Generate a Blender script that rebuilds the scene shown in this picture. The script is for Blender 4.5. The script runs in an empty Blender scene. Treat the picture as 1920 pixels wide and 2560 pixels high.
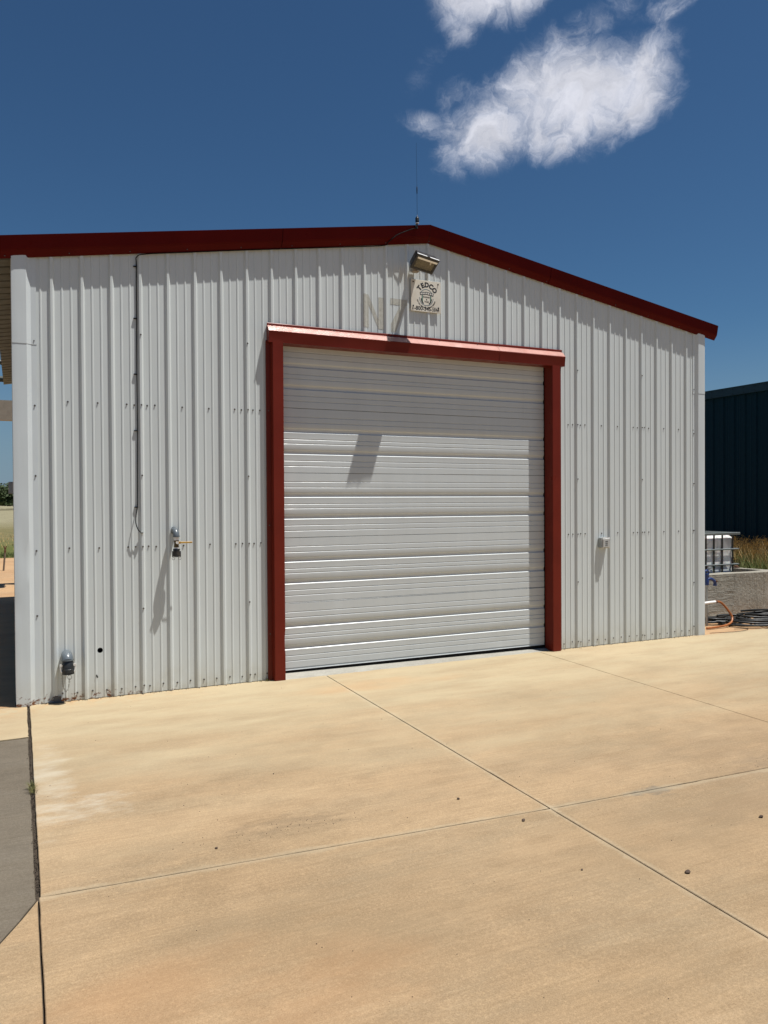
import bpy, math, random
from mathutils import Vector, Matrix, noise
R = math.radians
rnd = random.Random(7)
scene = bpy.context.scene
col = scene.collection

# ------------------------------------------------------------------ camera
cam_d = bpy.data.cameras.new('camera')
cam = bpy.data.objects.new('camera', cam_d); col.objects.link(cam)
right = Vector((0.90572811, -0.42381695, -0.00598153))
up = Vector((0.0109942, 0.00938341, 0.99989553))
fwd = Vector((0.42371655, 0.90569926, -0.01315835))
mw = Matrix((( right.x, up.x, -fwd.x, -0.2339), (right.y, up.y, -fwd.y, -6.8524), (right.z, up.z, -fwd.z, 1.6068), (0, 0, 0, 1)))
cam.matrix_world = mw
cam_d.sensor_fit = 'VERTICAL'; cam_d.sensor_height = 24.0; cam_d.sensor_width = 18.0
cam_d.lens = 24.0 * 1960.7 / 2560
cam_d.clip_start = 0.05; cam_d.clip_end = 3000
scene.camera = cam

# ------------------------------------------------------------------ light
SUN = Vector((1.45, -1.0, 5.4)).normalized()
sun_el = math.asin(SUN.z)
sun_d = bpy.data.lights.new('sun', 'SUN'); sun_d.energy = 4.9; sun_d.angle = R(0.53); sun_d.color = (1.0, 0.965, 0.91)
sun = bpy.data.objects.new('sun', sun_d); col.objects.link(sun)
sun.rotation_euler = (-SUN).to_track_quat('-Z', 'Y').to_euler(); sun.location = (6, -6, 14)
SKY_STRENGTH = 0.058
world = bpy.data.worlds.new('World'); scene.world = world; world.use_nodes = True
wn = world.node_tree; wn.nodes.clear(); WL = wn.links
def WN(t, **k):
    n = wn.nodes.new(t)
    for a, b in k.items(): setattr(n, a, b)
    return n
def wmath(op, a, b=None, c=None):
    n = WN('ShaderNodeMath', operation=op)
    for i, v in enumerate((a, b, c)):
        if v is None: continue
        if isinstance(v, (int, float)): n.inputs[i].default_value = v
        else: WL.new(v, n.inputs[i])
    return n.outputs[0]
def wdot(vec, d):
    n = WN('ShaderNodeVectorMath', operation='DOT_PRODUCT'); WL.new(vec, n.inputs[0]); n.inputs[1].default_value = d
    return n.outputs['Value']
sky = WN('ShaderNodeTexSky', sky_type='NISHITA', sun_disc=False)
sky.sun_elevation = sun_el
sky.sun_rotation = math.atan2(SUN.x, SUN.y)
sky.air_density = 1.0; sky.dust_density = 0.35; sky.ozone_density = 3.0; sky.altitude = 300
geo = WN('ShaderNodeNewGeometry')
neg = WN('ShaderNodeVectorMath', operation='SCALE'); WL.new(geo.outputs['Incoming'], neg.inputs[0]); neg.inputs['Scale'].default_value = -1.0
D = neg.outputs[0]
gam0 = WN('ShaderNodeGamma'); gam0.inputs[1].default_value = 1.12; WL.new(sky.outputs[0], gam0.inputs[0])
gam = WN('ShaderNodeMix', data_type='RGBA', blend_type='MULTIPLY'); gam.inputs['Factor'].default_value = 1; WL.new(gam0.outputs[0], gam.inputs['A']); gam.inputs['B'].default_value = (.385, .555, .635, 1)
bg_sky = WN('ShaderNodeBackground'); sepd = WN('ShaderNodeSeparateXYZ'); WL.new(D, sepd.inputs[0])
hz = WN('ShaderNodeMapRange', interpolation_type='SMOOTHSTEP'); WL.new(sepd.outputs[2], hz.inputs[0]); hz.inputs[1].default_value = -.02; hz.inputs[2].default_value = .22; hz.inputs[3].default_value = .85; hz.inputs[4].default_value = 0
hmix = WN('ShaderNodeMix', data_type='RGBA'); WL.new(hz.outputs[0], hmix.inputs['Factor']); WL.new(gam.outputs['Result'], hmix.inputs['A']); hmix.inputs['B'].default_value = (2.5, 3.5, 4.7, 1)
WL.new(hmix.outputs['Result'], bg_sky.inputs[0]); bg_sky.inputs[1].default_value = SKY_STRENGTH
def cloud_field(az, el, blobs, seed, amp=1.55):
    """density of a drifting fair-weather cloud round one direction of the sky; blobs: (x, y, rx, ry, tilt, weight) in degrees"""
    a, e = R(az), R(el)
    c = Vector((math.sin(a)*math.cos(e), math.cos(a)*math.cos(e), math.sin(e)))
    ex = Vector((math.cos(a), -math.sin(a), 0)); ey = ex.cross(c)
    dc = wdot(D, c)
    inv = wmath('DIVIDE', 57.3, wmath('MAXIMUM', dc, 0.05))
    x = wmath('MULTIPLY', wdot(D, ex), inv); y = wmath('MULTIPLY', wdot(D, ey), inv)
    comb = WN('ShaderNodeCombineXYZ'); WL.new(x, comb.inputs[0]); WL.new(y, comb.inputs[1]); comb.inputs[2].default_value = seed
    # warp
    nz = WN('ShaderNodeTexNoise'); nz.inputs['Scale'].default_value = 0.22; nz.inputs['Detail'].default_value = 6; nz.inputs['Roughness'].default_value = 0.55
    WL.new(comb.outputs[0], nz.inputs['Vector'])
    sub = WN('ShaderNodeVectorMath', operation='SUBTRACT'); WL.new(nz.outputs['Color'], sub.inputs[0]); sub.inputs[1].default_value = (0.5, 0.5, 0.5)
    mad = WN('ShaderNodeVectorMath', operation='MULTIPLY_ADD'); WL.new(sub.outputs[0], mad.inputs[0]); mad.inputs[1].default_value = (7.0, 6.0, 0); WL.new(comb.outputs[0], mad.inputs[2])
    n2 = WN('ShaderNodeTexNoise'); n2.inputs['Scale'].default_value = 0.26; n2.inputs['Detail'].default_value = 13; n2.inputs['Roughness'].default_value = 0.66
    WL.new(mad.outputs[0], n2.inputs['Vector'])
    tot = None
    for bx, by, rx, ry, tilt, wgt in blobs:
        ct, st = math.cos(R(tilt)), math.sin(R(tilt))
        ux = wmath('MULTIPLY', wmath('ADD', wmath('MULTIPLY', wmath('SUBTRACT', x, bx), ct), wmath('MULTIPLY', wmath('SUBTRACT', y, by), st)), 1/rx)
        uy = wmath('MULTIPLY', wmath('SUBTRACT', wmath('MULTIPLY', wmath('SUBTRACT', y, by), ct), wmath('MULTIPLY', wmath('SUBTRACT', x, bx), st)), 1/ry)
        r2 = wmath('ADD', wmath('MULTIPLY', ux, ux), wmath('MULTIPLY', uy, uy))
        f = wmath('SUBTRACT', wgt, wmath('MULTIPLY', r2, max(wgt, .8)))
        tot = f if tot is None else wmath('MAXIMUM', tot, f)
    tot = wmath('MAXIMUM', tot, -1.5)
    dens = wmath('ADD', tot, wmath('MULTIPLY', wmath('SUBTRACT', n2.outputs['Fac'], 0.5), amp*2.6))
    mr = WN('ShaderNodeMapRange', interpolation_type='SMOOTHERSTEP'); WL.new(dens, mr.inputs[0])
    mr.inputs[1].default_value = -0.62; mr.inputs[2].default_value = 1.75
    gate = wmath('GREATER_THAN', dc, 0.3)
    n3 = WN('ShaderNodeTexNoise'); n3.inputs['Scale'].default_value = 0.55; n3.inputs['Detail'].default_value = 9; n3.inputs['Roughness'].default_value = 0.6
    mp3 = WN('ShaderNodeMapping'); mp3.inputs['Scale'].default_value = (.7, 1.5, 1); mp3.inputs['Rotation'].default_value = (0, 0, R(-18)); WL.new(mad.outputs[0], mp3.inputs['Vector']); WL.new(mp3.outputs[0], n3.inputs['Vector'])
    return wmath('MULTIPLY', mr.outputs[0], gate), n3.outputs['Fac']
big, grain = cloud_field(36.0, 28.0, [
    (2.1, -1.5, 6.6, 3.4, 10, 1.45), (-2.2, -2.9, 4.1, 2.4, 12, 1.2), (5.2, -1.2, 3.6, 3.0, 0, 1.4),
    (-2.8, 5.4, 4.0, 3.0, 0, 1.6), (-4.2, 3.5, 1.6, 1.7, -20, .9), (4.2, 2.5, 3.8, 1.3, 12, .48),
    (-6.9, -2.5, 2.0, .9, -20, .42), (-6.8, 0.9, 2.2, 1.2, 40, -.02), (8.1, 2.9, 2.6, .7, 22, .42), (-4.9, -.6, 1.8, 1.6, 30, .12)], 3.1)
others = [cloud_field(118, 34, [(0, 0, 9, 4, 12, .9), (8, 3, 5, 2.4, 5, .7)], 9.3)[0],
          cloud_field(205, 40, [(0, 0, 8, 4.5, -15, .9), (-9, -3, 5, 2.5, 8, .6)], 14.7)[0],
          cloud_field(290, 30, [(0, 0, 10, 3.6, 6, .8)], 21.3)[0]]
dens = big
for o in others: dens = wmath('MAXIMUM', dens, o)
dens = wmath('MINIMUM', wmath('MULTIPLY', dens, 0.97), 1.0)
cr = WN('ShaderNodeMix', data_type='RGBA'); WL.new(dens, cr.inputs['Factor'])
cr.inputs['A'].default_value = (0.40, 0.47, 0.62, 1); cr.inputs['B'].default_value = (0.70, 0.71, 0.78, 1)
shade = WN('ShaderNodeMapRange'); WL.new(grain, shade.inputs[0]); shade.inputs[1].default_value = 0.34; shade.inputs[2].default_value = 0.66; shade.inputs[3].default_value = 0.85; shade.inputs[4].default_value = 1.07
cs = WN('ShaderNodeVectorMath', operation='SCALE'); WL.new(cr.outputs['Result'], cs.inputs[0]); WL.new(shade.outputs[0], cs.inputs['Scale'])
bg_cl = WN('ShaderNodeBackground'); WL.new(cs.outputs[0], bg_cl.inputs[0]); bg_cl.inputs[1].default_value = 0.79
mixs = WN('ShaderNodeMixShader'); WL.new(dens, mixs.inputs[0]); WL.new(bg_sky.outputs[0], mixs.inputs[1]); WL.new(bg_cl.outputs[0], mixs.inputs[2])
wo = WN('ShaderNodeOutputWorld'); WL.new(mixs.outputs[0], wo.inputs[0])
vs = scene.view_settings; vs.view_transform = 'Standard'; vs.look = 'None'; vs.gamma = 1; vs.exposure = 0.42; vs.use_curve_mapping = False
scene.render.engine = 'CYCLES'
scene.cycles.max_bounces = 8; scene.cycles.diffuse_bounces = 4

# ------------------------------------------------------------------ materials
class Mat:
    def __init__(s, name, color=(.5, .5, .5), rough=.5, metal=0.0, spec=0.5):
        s.m = bpy.data.materials.new(name); s.m.use_nodes = True; s.t = s.m.node_tree
        s.b = s.t.nodes['Principled BSDF']
        s.b.inputs['Base Color'].default_value = (*color, 1); s.b.inputs['Roughness'].default_value = rough
        s.b.inputs['Metallic'].default_value = metal; s.b.inputs['Specular IOR Level'].default_value = spec
        s.tc = None
    def n(s, t, **k):
        x = s.t.nodes.new(t)
        for a, b in k.items(): setattr(x, a, b)
        return x
    def l(s, a, b): s.t.links.new(a, b)
    def co(s, scale=(1, 1, 1), loc=(0, 0, 0), rot=(0, 0, 0), world=True):
        if world: src = s.n('ShaderNodeNewGeometry').outputs['Position']
        else: src = s.n('ShaderNodeTexCoord').outputs['Object']
        mp = s.n('ShaderNodeMapping'); s.l(src, mp.inputs['Vector'])
        mp.inputs['Scale'].default_value = scale; mp.inputs['Location'].default_value = loc; mp.inputs['Rotation'].default_value = rot
        return mp.outputs[0]
    def noise(s, scale, detail=5, rough=.55, co=None, dist=0.0):
        x = s.n('ShaderNodeTexNoise'); x.inputs['Scale'].default_value = scale; x.inputs['Detail'].default_value = detail
        x.inputs['Roughness'].default_value = rough; x.inputs['Distortion'].default_value = dist
        s.l(co if co is not None else s.co(), x.inputs['Vector']); return x.outputs['Fac']
    def rng(s, v, a, b, c=0.0, d=1.0, smooth=False):
        x = s.n('ShaderNodeMapRange'); s.l(v, x.inputs[0])
        if smooth: x.interpolation_type = 'SMOOTHSTEP'
        for i, q in enumerate((a, b, c, d)): x.inputs[i+1].default_value = q
        return x.outputs[0]
    def math(s, op, a, b=None):
        x = s.n('ShaderNodeMath', operation=op)
        for i, v in enumerate((a, b)):
            if v is None: continue
            if isinstance(v, (int, float)): x.inputs[i].default_value = v
            else: s.l(v, x.inputs[i])
        return x.outputs[0]
    def mix(s, f, a, b, mode='MIX'):
        x = s.n('ShaderNodeMix', data_type='RGBA', blend_type=mode)
        for k, v in (('Factor', f), ('A', a), ('B', b)):
            if isinstance(v, (int, float)): x.inputs[k].default_value = v
            elif isinstance(v, tuple): x.inputs[k].default_value = (*v, 1)
            else: s.l(v, x.inputs[k])
        return x.outputs['Result']
    def xyz(s):
        x = s.n('ShaderNodeSeparateXYZ'); s.l(s.n('ShaderNodeNewGeometry').outputs['Position'], x.inputs[0]); return x.outputs
    def color(s, c): s.l(c, s.b.inputs['Base Color'])
    def rough(s, c): s.l(c, s.b.inputs['Roughness'])
    def bump(s, h, strength=.3, dist=.01):
        x = s.n('ShaderNodeBump'); x.inputs['Strength'].default_value = strength; x.inputs['Distance'].default_value = dist
        s.l(h, x.inputs['Height']); s.l(x.outputs[0], s.b.inputs['Normal'])
def simple(name, c, rough=.5, metal=0., var=.12, scale=14, bump=0.0, spec=.5, dirt=None):
    m = Mat(name, c, rough, metal, spec)
    f = m.noise(scale, 6, .6)
    d = tuple(v*(1-var) for v in c); u = tuple(min(1, v*(1+var)) for v in c)
    cc = m.mix(m.rng(f, .3, .7), d, u)
    if dirt: cc = m.mix(m.rng(m.noise(scale*.35, 8, .65), .52, .72, 0, .6), cc, dirt)
    m.color(cc)
    m.rough(m.rng(m.noise(scale*2.3, 4), .3, .7, rough*.85, min(1, rough*1.15)))
    if bump: m.bump(m.noise(scale*6, 5), bump, .004)
    return m.m
MT = {}
# painted white wall sheet: chalky paint, faint run marks, soil and rust near the foot
def white_sheet(name, c, rust=True, warp=.05):
    m = Mat(name, c, .42)
    streak = m.noise(1.0, 5, .6, m.co((9, 1, .5)))
    cc = m.mix(m.rng(streak, .25, .75), tuple(v*.955 for v in c), tuple(v*1.03 for v in c))
    blot = m.noise(3.1, 6, .6)
    cc = m.mix(m.rng(blot, .5, .8, 0, .12), cc, (c[0]*.86, c[1]*.84, c[2]*.78))
    X, Y, Z = m.xyz()
    run = m.noise(1.0, 4, .7, m.co((46, 1, .9)))
    cc = m.mix(m.math('MULTIPLY', m.rng(run, .58, .82, 0, .30), m.rng(blot, .4, .65)), cc, (c[0]*.72, c[1]*.70, c[2]*.64))
    if rust:
        low = m.rng(Z, .0, .34, 1, 0)
        soil = m.math('MULTIPLY', m.math('POWER', low, 2.0), m.rng(m.noise(7, 7, .65), .3, .68))
        cc = m.mix(m.math('MULTIPLY', soil, .55), cc, (.36, .30, .17))
        leftw = m.rng(X, .3, 1.5, 1, .0)
        rn = m.noise(19, 8, .7, m.co((1, 1, 1.6)))
        band = m.math('MULTIPLY', m.rng(Z, .02, .13, 1, 0), leftw)
        rmask = m.rng(m.math('ADD', rn, m.math('MULTIPLY', band, .22)), .705, .765)
        rmask = m.math('MULTIPLY', rmask, m.rng(Z, .10, .16, 1, 0))
        rcol = m.mix(m.noise(60, 3), (.05, .018, .008), (.22, .075, .022))
        cc = m.mix(rmask, cc, rcol)
    m.color(cc)
    m.rough(m.rng(m.noise(11, 4), .3, .7, .29, .42))
    hgt = m.math('ADD', m.math('MULTIPLY', m.noise(1.0, 2, .5, m.co((3.0, 1, 1.1))), 1.0), m.math('MULTIPLY', m.noise(90, 2), .01))
    m.bump(hgt, warp*4, .02)
    return m.m
MT['white'] = white_sheet('painted_wall_sheet', (.605, .65, .648))
MT['trim'] = white_sheet('painted_corner_trim', (.595, .645, .66), True, .09)
MT['door'] = white_sheet('painted_door_sheet', (.555, .59, .595), False, .03)
def red_sheet(name, c, sp):
    m = Mat(name, c, .34, 0, sp)
    f = m.noise(2.2, 6, .6, m.co((1, 1, 1)))
    cc = m.mix(m.rng(f, .3, .7), tuple(v*.86 for v in c), tuple(v*1.12 for v in c))
    sc = m.noise(42, 7, .75, m.co((1.0, 1, .3)))
    cc = m.mix(m.rng(sc, .69, .78, 0, .5), cc, (c[0]*1.7, c[1]*3.5, c[2]*4))
    m.color(cc); m.rough(m.rng(m.noise(8, 5), .3, .7, .27, .43))
    m.bump(m.noise(1.7, 2), .12, .02)
    return m.m
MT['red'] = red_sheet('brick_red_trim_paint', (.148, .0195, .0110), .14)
MT['redsheen'] = simple('red_paint_with_sun_sheen', (.44, .205, .165), .38, var=.10, scale=5, spec=.5)  # sun sheen on the header cap, painted in as a paler red
MT['rake'] = red_sheet('shaded_red_rake_trim_paint', (.078, .0040, .0035), .06)  # trim red darkened for the shade on the inward-leaning rake faces
MT['black'] = simple('black_rubber', (.008, .008, .009), .7, var=.3, spec=.15)
MT['hole'] = simple('dark_void', (.004, .004, .004), .9)
MT['screw'] = simple('weathered_screw', (.12, .11, .10), .45, .6)
MT['pvc'] = simple('grey_plastic_pipe', (.105, .125, .142), .32, var=.15, dirt=(.2, .17, .12))
MT['pp'] = simple('black_plastic_coupler', (.014, .016, .018), .42, var=.4, scale=40, dirt=(.07, .06, .045))
MT['silver'] = simple('polished_steel', (.72, .72, .70), .35, .35)
MT['steel'] = simple('dull_galvanised_steel', (.30, .31, .31), .45, .6, scale=30)
MT['chain'] = simple('tarnished_chain_steel', (.13, .10, .06), .5, .7, scale=60)
MT['brass'] = simple('dirty_brass', (.10, .075, .035), .4, .8, scale=50)
MT['yellow'] = simple('worn_yellow_handle', (.48, .27, .04), .45, var=.3, scale=60, dirt=(.1, .07, .03))
MT['box'] = simple('cast_grey_metal_box', (.30, .31, .30), .45, .35, scale=40)
MT['boxcover'] = simple('light_grey_metal_cover', (.50, .51, .50), .42, .3, scale=40)
MT['lampblack'] = simple('bronze_black_enamel', (.016, .016, .018), .35, scale=30)
MT['lampedge'] = simple('lamp_edge_highlight_white', (.80, .80, .78), .35, .3, scale=30)  # light on the lamp's edges, painted as near-white
MT['reflector'] = simple('dusty_lamp_reflector', (.24, .225, .19), .4, .25, scale=25)
MT['bulb'] = simple('lamp_tube', (.75, .72, .65), .25, scale=30)
mg = Mat('dusty_lamp_glass', (.8, .78, .7), .12); mg.b.inputs['Transmission Weight'].default_value = 1.0; mg.b.inputs['IOR'].default_value = 1.3
MT['glass'] = mg.m
MT['sign'] = simple('cream_sign_board', (.72, .69, .60), .5, var=.04, scale=6, dirt=(.42, .34, .24))
MT['ink'] = simple('black_sign_ink', (.012, .013, .016), .5)
MT['ink2'] = simple('faded_sign_ink', (.05, .055, .06), .6, var=.3, scale=40)
MT['greyink'] = simple('blue_grey_sign_ink', (.22, .26, .27), .5)
MT['green'] = simple('dull_green_sign_ink', (.10, .20, .16), .5)
MT['signwhite'] = simple('white_sign_ink', (.72, .71, .66), .5)
def film():
    m = Mat('cracked_vinyl_letter_film', (.4, .39, .33), .6)
    v = m.n('ShaderNodeTexVoronoi', feature='DISTANCE_TO_EDGE'); v.inputs['Scale'].default_value = 34
    m.l(m.co((1.4, 1, 1)), v.inputs['Vector'])
    crack = m.rng(v.outputs['Distance'], .0, .045, 1, 0)
    cc = m.mix(m.rng(m.noise(30, 5), .3, .7), (.43, .435, .385), (.50, .505, .46))
    m.color(m.mix(m.math('MULTIPLY', crack, .6), cc, (.24, .22, .16))); return m.m
MT['film'] = film()
# broom-finished, clay-stained concrete
def concrete(name, a, b, tint, stain=.52, pale=.6, weather=True):
    m = Mat(name, a, .86, 0, .25)
    big = m.noise(.42, 7, .62, m.co((1, 1.3, 1)), .35)
    cc = m.mix(m.rng(big, .41, .60), a, b)
    mid = m.noise(1.6, 8, .62, m.co((.55, 1.5, 1), rot=(0, 0, R(4))))
    cc = m.mix(m.rng(mid, .44, .64, 0, stain), cc, tint)
    m3 = m.noise(5.5, 7, .65, m.co((.7, 1.3, 1), (4, 2, 0)))
    cc = m.mix(m.rng(m3, .50, .66, 0, .36), cc, tuple(v*.72 for v in b)); cc = m.mix(m.rng(m3, .34, .46, .22, 0), cc, tuple(min(1, v*1.6) for v in b))
    br = m.noise(1.0, 3, .55, m.co((2.2, 62, 1), rot=(0, 0, R(3))))
    cc = m.mix(m.rng(br, .35, .7, 0, .34), cc, (b[0]*.72, b[1]*.70, b[2]*.66))
    fine = m.noise(210, 4, .7)
    cc = m.mix(m.rng(fine, .36, .66), m.mix(1.0, cc, (.80, .78, .74), 'MULTIPLY'), m.mix(1.0, cc, (1.13, 1.13, 1.15), 'MULTIPLY'))
    gr = m.noise(75, 3, .65)
    cc = m.mix(m.rng(gr, .36, .64, .16, 0), cc, tuple(v*.6 for v in b)); cc = m.mix(m.rng(gr, .5, .68, 0, .16), cc, tuple(min(1, v*1.75) for v in b))
    ag = m.n('ShaderNodeTexVoronoi'); ag.inputs['Scale'].default_value = 26; ag.inputs['Randomness'].default_value = 1; m.l(m.co(), ag.inputs['Vector'])
    pit = m.math('MULTIPLY', m.rng(ag.outputs['Distance'], .05, .16, 1, 0), m.rng(m.noise(6, 5), .5, .62))
    cc = m.mix(m.math('MULTIPLY', pit, .35), cc, tuple(min(1, v*1.9) for v in b))
    ag2 = m.n('ShaderNodeTexVoronoi'); ag2.inputs['Scale'].default_value = 38; m.l(m.co(loc=(3.3, 1.2, 0)), ag2.inputs['Vector'])
    spk = m.math('MULTIPLY', m.rng(ag2.outputs['Distance'], .04, .12, 1, 0), m.rng(m.noise(3.3, 6, .7), .53, .63))
    cc = m.mix(m.math('MULTIPLY', spk, .55), cc, (.16, .12, .08))
    X, Y, Z = m.xyz()
    if weather:
        def blot(cx, cy, rx, ry, col_, k, soft=.55, ns=3.0, amp=1.6):
            nonlocal cc
            ux = m.math('MULTIPLY', m.math('SUBTRACT', X, cx), 1/rx); uy = m.math('MULTIPLY', m.math('SUBTRACT', Y, cy), 1/ry)
            r = m.math('ADD', m.math('MULTIPLY', ux, ux), m.math('MULTIPLY', uy, uy))
            n_ = m.math('MULTIPLY', m.math('SUBTRACT', m.noise(ns, 8, .62, m.co((.6, 1.4, 1))), .5), amp*2)
            f = m.rng(m.math('ADD', r, n_), 1-soft, 1.05, k, 0, True)
            cc = m.mix(f, cc, col_)
        pl = (.62, .56, .44)
        wob = m.math('MULTIPLY', m.math('SUBTRACT', m.noise(.7, 8, .65, m.co((.55, 1.6, 1))), .5), 4.2)     # paler, less trodden ground towards the wall
        pf_ = m.math('MULTIPLY', m.rng(m.math('ADD', Y, wob), -3.3, -.3, 0, .70, True), m.rng(m.noise(2.2, 8, .7, m.co((.4, 1.6, 1))), .36, .58, .55, 1))
        cc = m.mix(pf_, cc, (.435, .368, .238))
        blot(.13, -2.35, .26, .22, (.46, .42, .34), .55, 1.8, 9.0, 2.6)                # lime splash by the joint
        blot(-.09, -1.8, .15, .80, (.455, .415, .33), .55, 1.8, 6.0, 2.4)
        blot(1.0, -3.02, .40, .12, (.13, .095, .06), .34, 1.2, 16.0, 2.2)              # pitted patch near the joint
        blot(3.05, -3.48, .20, .08, (.12, .11, .09), .60, 1.3, 12.0, 2.6)               # grey oily smear
        blot(4.05, -3.42, .40, .14, (.15, .11, .075), .36, 1.2, 14.0, 2.2)
        blot(.95, -4.0, .9, .42, (.21, .155, .09), .35, 1.4, 2.2)
        blot(2.4, -3.95, 1.0, .45, (.23, .165, .095), .38, 1.4, 2.2)
        blot(4.6, -3.4, 2.2, .8, (.21, .15, .092), .42, 1.3, 1.8)
        blot(.25, -4.35, .9, .5, (.40, .20, .085), .25, 1.2, 2.2)
        blot(2.6, -.55, .9, .25, (.42, .25, .12), .35, 1.2, 3.0)
        for k, (tx, ty, ang) in enumerate(((6.3, -2.05, 3), (6.2, -2.2, 7), (5.9, -2.5, 10))):   # tyre scuffs
            blot(tx, ty, .9, .035, (.24, .145, .075), .35, .9, 6.0, 1.0)
        for dj in (m.math('ADD', m.math('MULTIPLY', X, .058), m.math('ADD', Y, 3.285)), m.math('SUBTRACT', X, 2.345)):
            ad = m.math('ADD', m.math('ABSOLUTE', dj), m.math('MULTIPLY', m.math('SUBTRACT', m.noise(4.5, 6, .65), .5), .11))
            cc = m.mix(m.rng(ad, .004, .040, .24, 0, True), cc, (.44, .385, .275))
        nearwall = m.math('MULTIPLY', m.rng(Y, -.35, -.01, 0, 1), m.rng(X, -.2, 1.6, 1, 0))
        cc = m.mix(m.math('MULTIPLY', nearwall, m.rng(m.noise(9, 6, .6), .42, .66, 0, .5)), cc, (.42, .20, .06))
    m.color(cc)
    h = m.math('ADD', m.math('ADD', m.math('MULTIPLY', br, .55), m.math('MULTIPLY', fine, .45)), m.math('MULTIPLY', m.noise(48, 6, .65), .5))
    h = m.math('SUBTRACT', h, m.math('MULTIPLY', spk, .8))
    m.bump(h, .55, .006)
    return m.m
MT['slab'] = concrete('clay_stained_concrete', (.392, .282, .168), (.300, .208, .118), (.240, .190, .122))
MT['slab_far'] = concrete('brown_stained_concrete', (.47, .30, .16), (.38, .235, .125), (.42, .30, .18), weather=False)
MT['slab_grey'] = concrete('grey_ramp_concrete', (.155, .132, .100), (.125, .104, .077), (.155, .136, .108), weather=False)
MT['sill'] = concrete('pale_floor_concrete', (.38, .375, .335), (.30, .29, .255), (.40, .38, .33), weather=False)
def wallconc():
    m = Mat('rough_formed_concrete', (.25, .23, .19), .9, 0, .2)
    a = m.noise(2.6, 8, .65); streak = m.noise(1, 6, .7, m.co((16, 16, 1.2))); hor = m.noise(1, 6, .7, m.co((3, 3, 26)))
    X, Y, Z = m.xyz()
    sel = m.rng(X, 8.78, 8.84)
    g = m.mix(m.rng(a, .3, .7), (.25, .235, .195), (.35, .33, .28))
    hh = m.n('ShaderNodeMix'); m.l(sel, hh.inputs[0]); m.l(hor, hh.inputs[2]); m.l(streak, hh.inputs[3])
    g = m.mix(m.rng(hh.outputs[0], .52, .70, 0, .65), g, (.11, .10, .078))
    g = m.mix(m.rng(m.noise(30, 8, .7), .60, .72, 0, .6), g, (.07, .065, .05))
    m.color(g)
    m.bump(m.math('ADD', hh.outputs[0], m.math('MULTIPLY', m.noise(24, 7, .7), .8)), .9, .03)
    return m.m
MT['wallconc'] = wallconc()
MT['navy'] = simple('dark_teal_blue_wall_paint', (.0020, .0230, .0360), .4, var=.15, spec=.12)
MT['navytrim'] = simple('dark_blue_eave_trim_paint', (.014, .044, .062), .5, var=.12, spec=.3)
def bottle():
    m = Mat('milky_tank_plastic', (.62, .62, .60), .38)
    m.b.inputs['Subsurface Weight'].default_value = .12
    m.color(m.mix(m.rng(m.noise(7, 4, .5, dist=.6), .48, .62, 0, .55), (.74, .74, .72), (.32, .32, .31))); return m.m
MT['bottle'] = bottle()
MT['cage'] = simple('tank_cage_steel', (.16, .18, .18), .5, .5, scale=30)
MT['cagedark'] = simple('dark_tank_cage_bar', (.045, .042, .036), .5, .4, scale=30)
MT['pallet'] = simple('tank_base_plate', (.10, .10, .10), .6)
MT['blue'] = simple('cobalt_blue_hydrant_enamel', (.012, .035, .14), .35, var=.25, scale=30)
MT['whitepvc'] = simple('white_plastic_pipe', (.75, .74, .72), .4)
MT['hoseorange'] = simple('rusty_orange_hose', (.30, .095, .02), .45, var=.3, scale=18)
MT['hoseblack'] = simple('black_rubber_hose', (.009, .010, .010), .5, var=.5, scale=12, dirt=(.035, .03, .024))
MT['beige'] = simple('beige_painted_beam', (.27, .235, .185), .6)
MT['darkpipe'] = simple('dark_green_steel_pipe', (.02, .035, .035), .5)
MT['soffit'] = simple('weathered_galvanised_sheet', (.085, .085, .068), .5, .3, scale=5)
MT['roofsheet'] = simple('pale_roof_sheet', (.5, .5, .48), .45, .2)
MT['rust'] = simple('rusty_steel', (.11, .045, .022), .8, scale=40, var=.4)
MT['steelgrey'] = simple('bleached_weathered_post', (.19, .155, .12), .8, scale=50)
MT['pebble'] = simple('dark_pebble', (.07, .045, .03), .9, scale=40)
MT['pebblelight'] = simple('white_pebble', (.7, .68, .62), .8, scale=40)
MT['soil'] = simple('joint_soil', (.045, .032, .02), .95, scale=60, bump=.5)
def blades(name, c1, c2, h=.6):
    m = Mat(name, c1, .75)
    X, Y, Z = m.xyz()
    oi = m.noise(9, 3)
    m.color(m.mix(m.rng(oi, .35, .65), c1, c2)); m.b.inputs['Subsurface Weight'].default_value = 0.0
    return m.m
MT['gold'] = blades('dry_golden_grass', (.60, .43, .19), (.42, .28, .115))
MT['greengrass'] = blades('green_grass', (.10, .15, .03), (.19, .19, .06))
MT['weed'] = blades('joint_weed', (.05, .085, .02), (.20, .15, .05))
MT['leaf'] = blades('oak_foliage', (.025, .045, .012), (.05, .075, .02))
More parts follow.
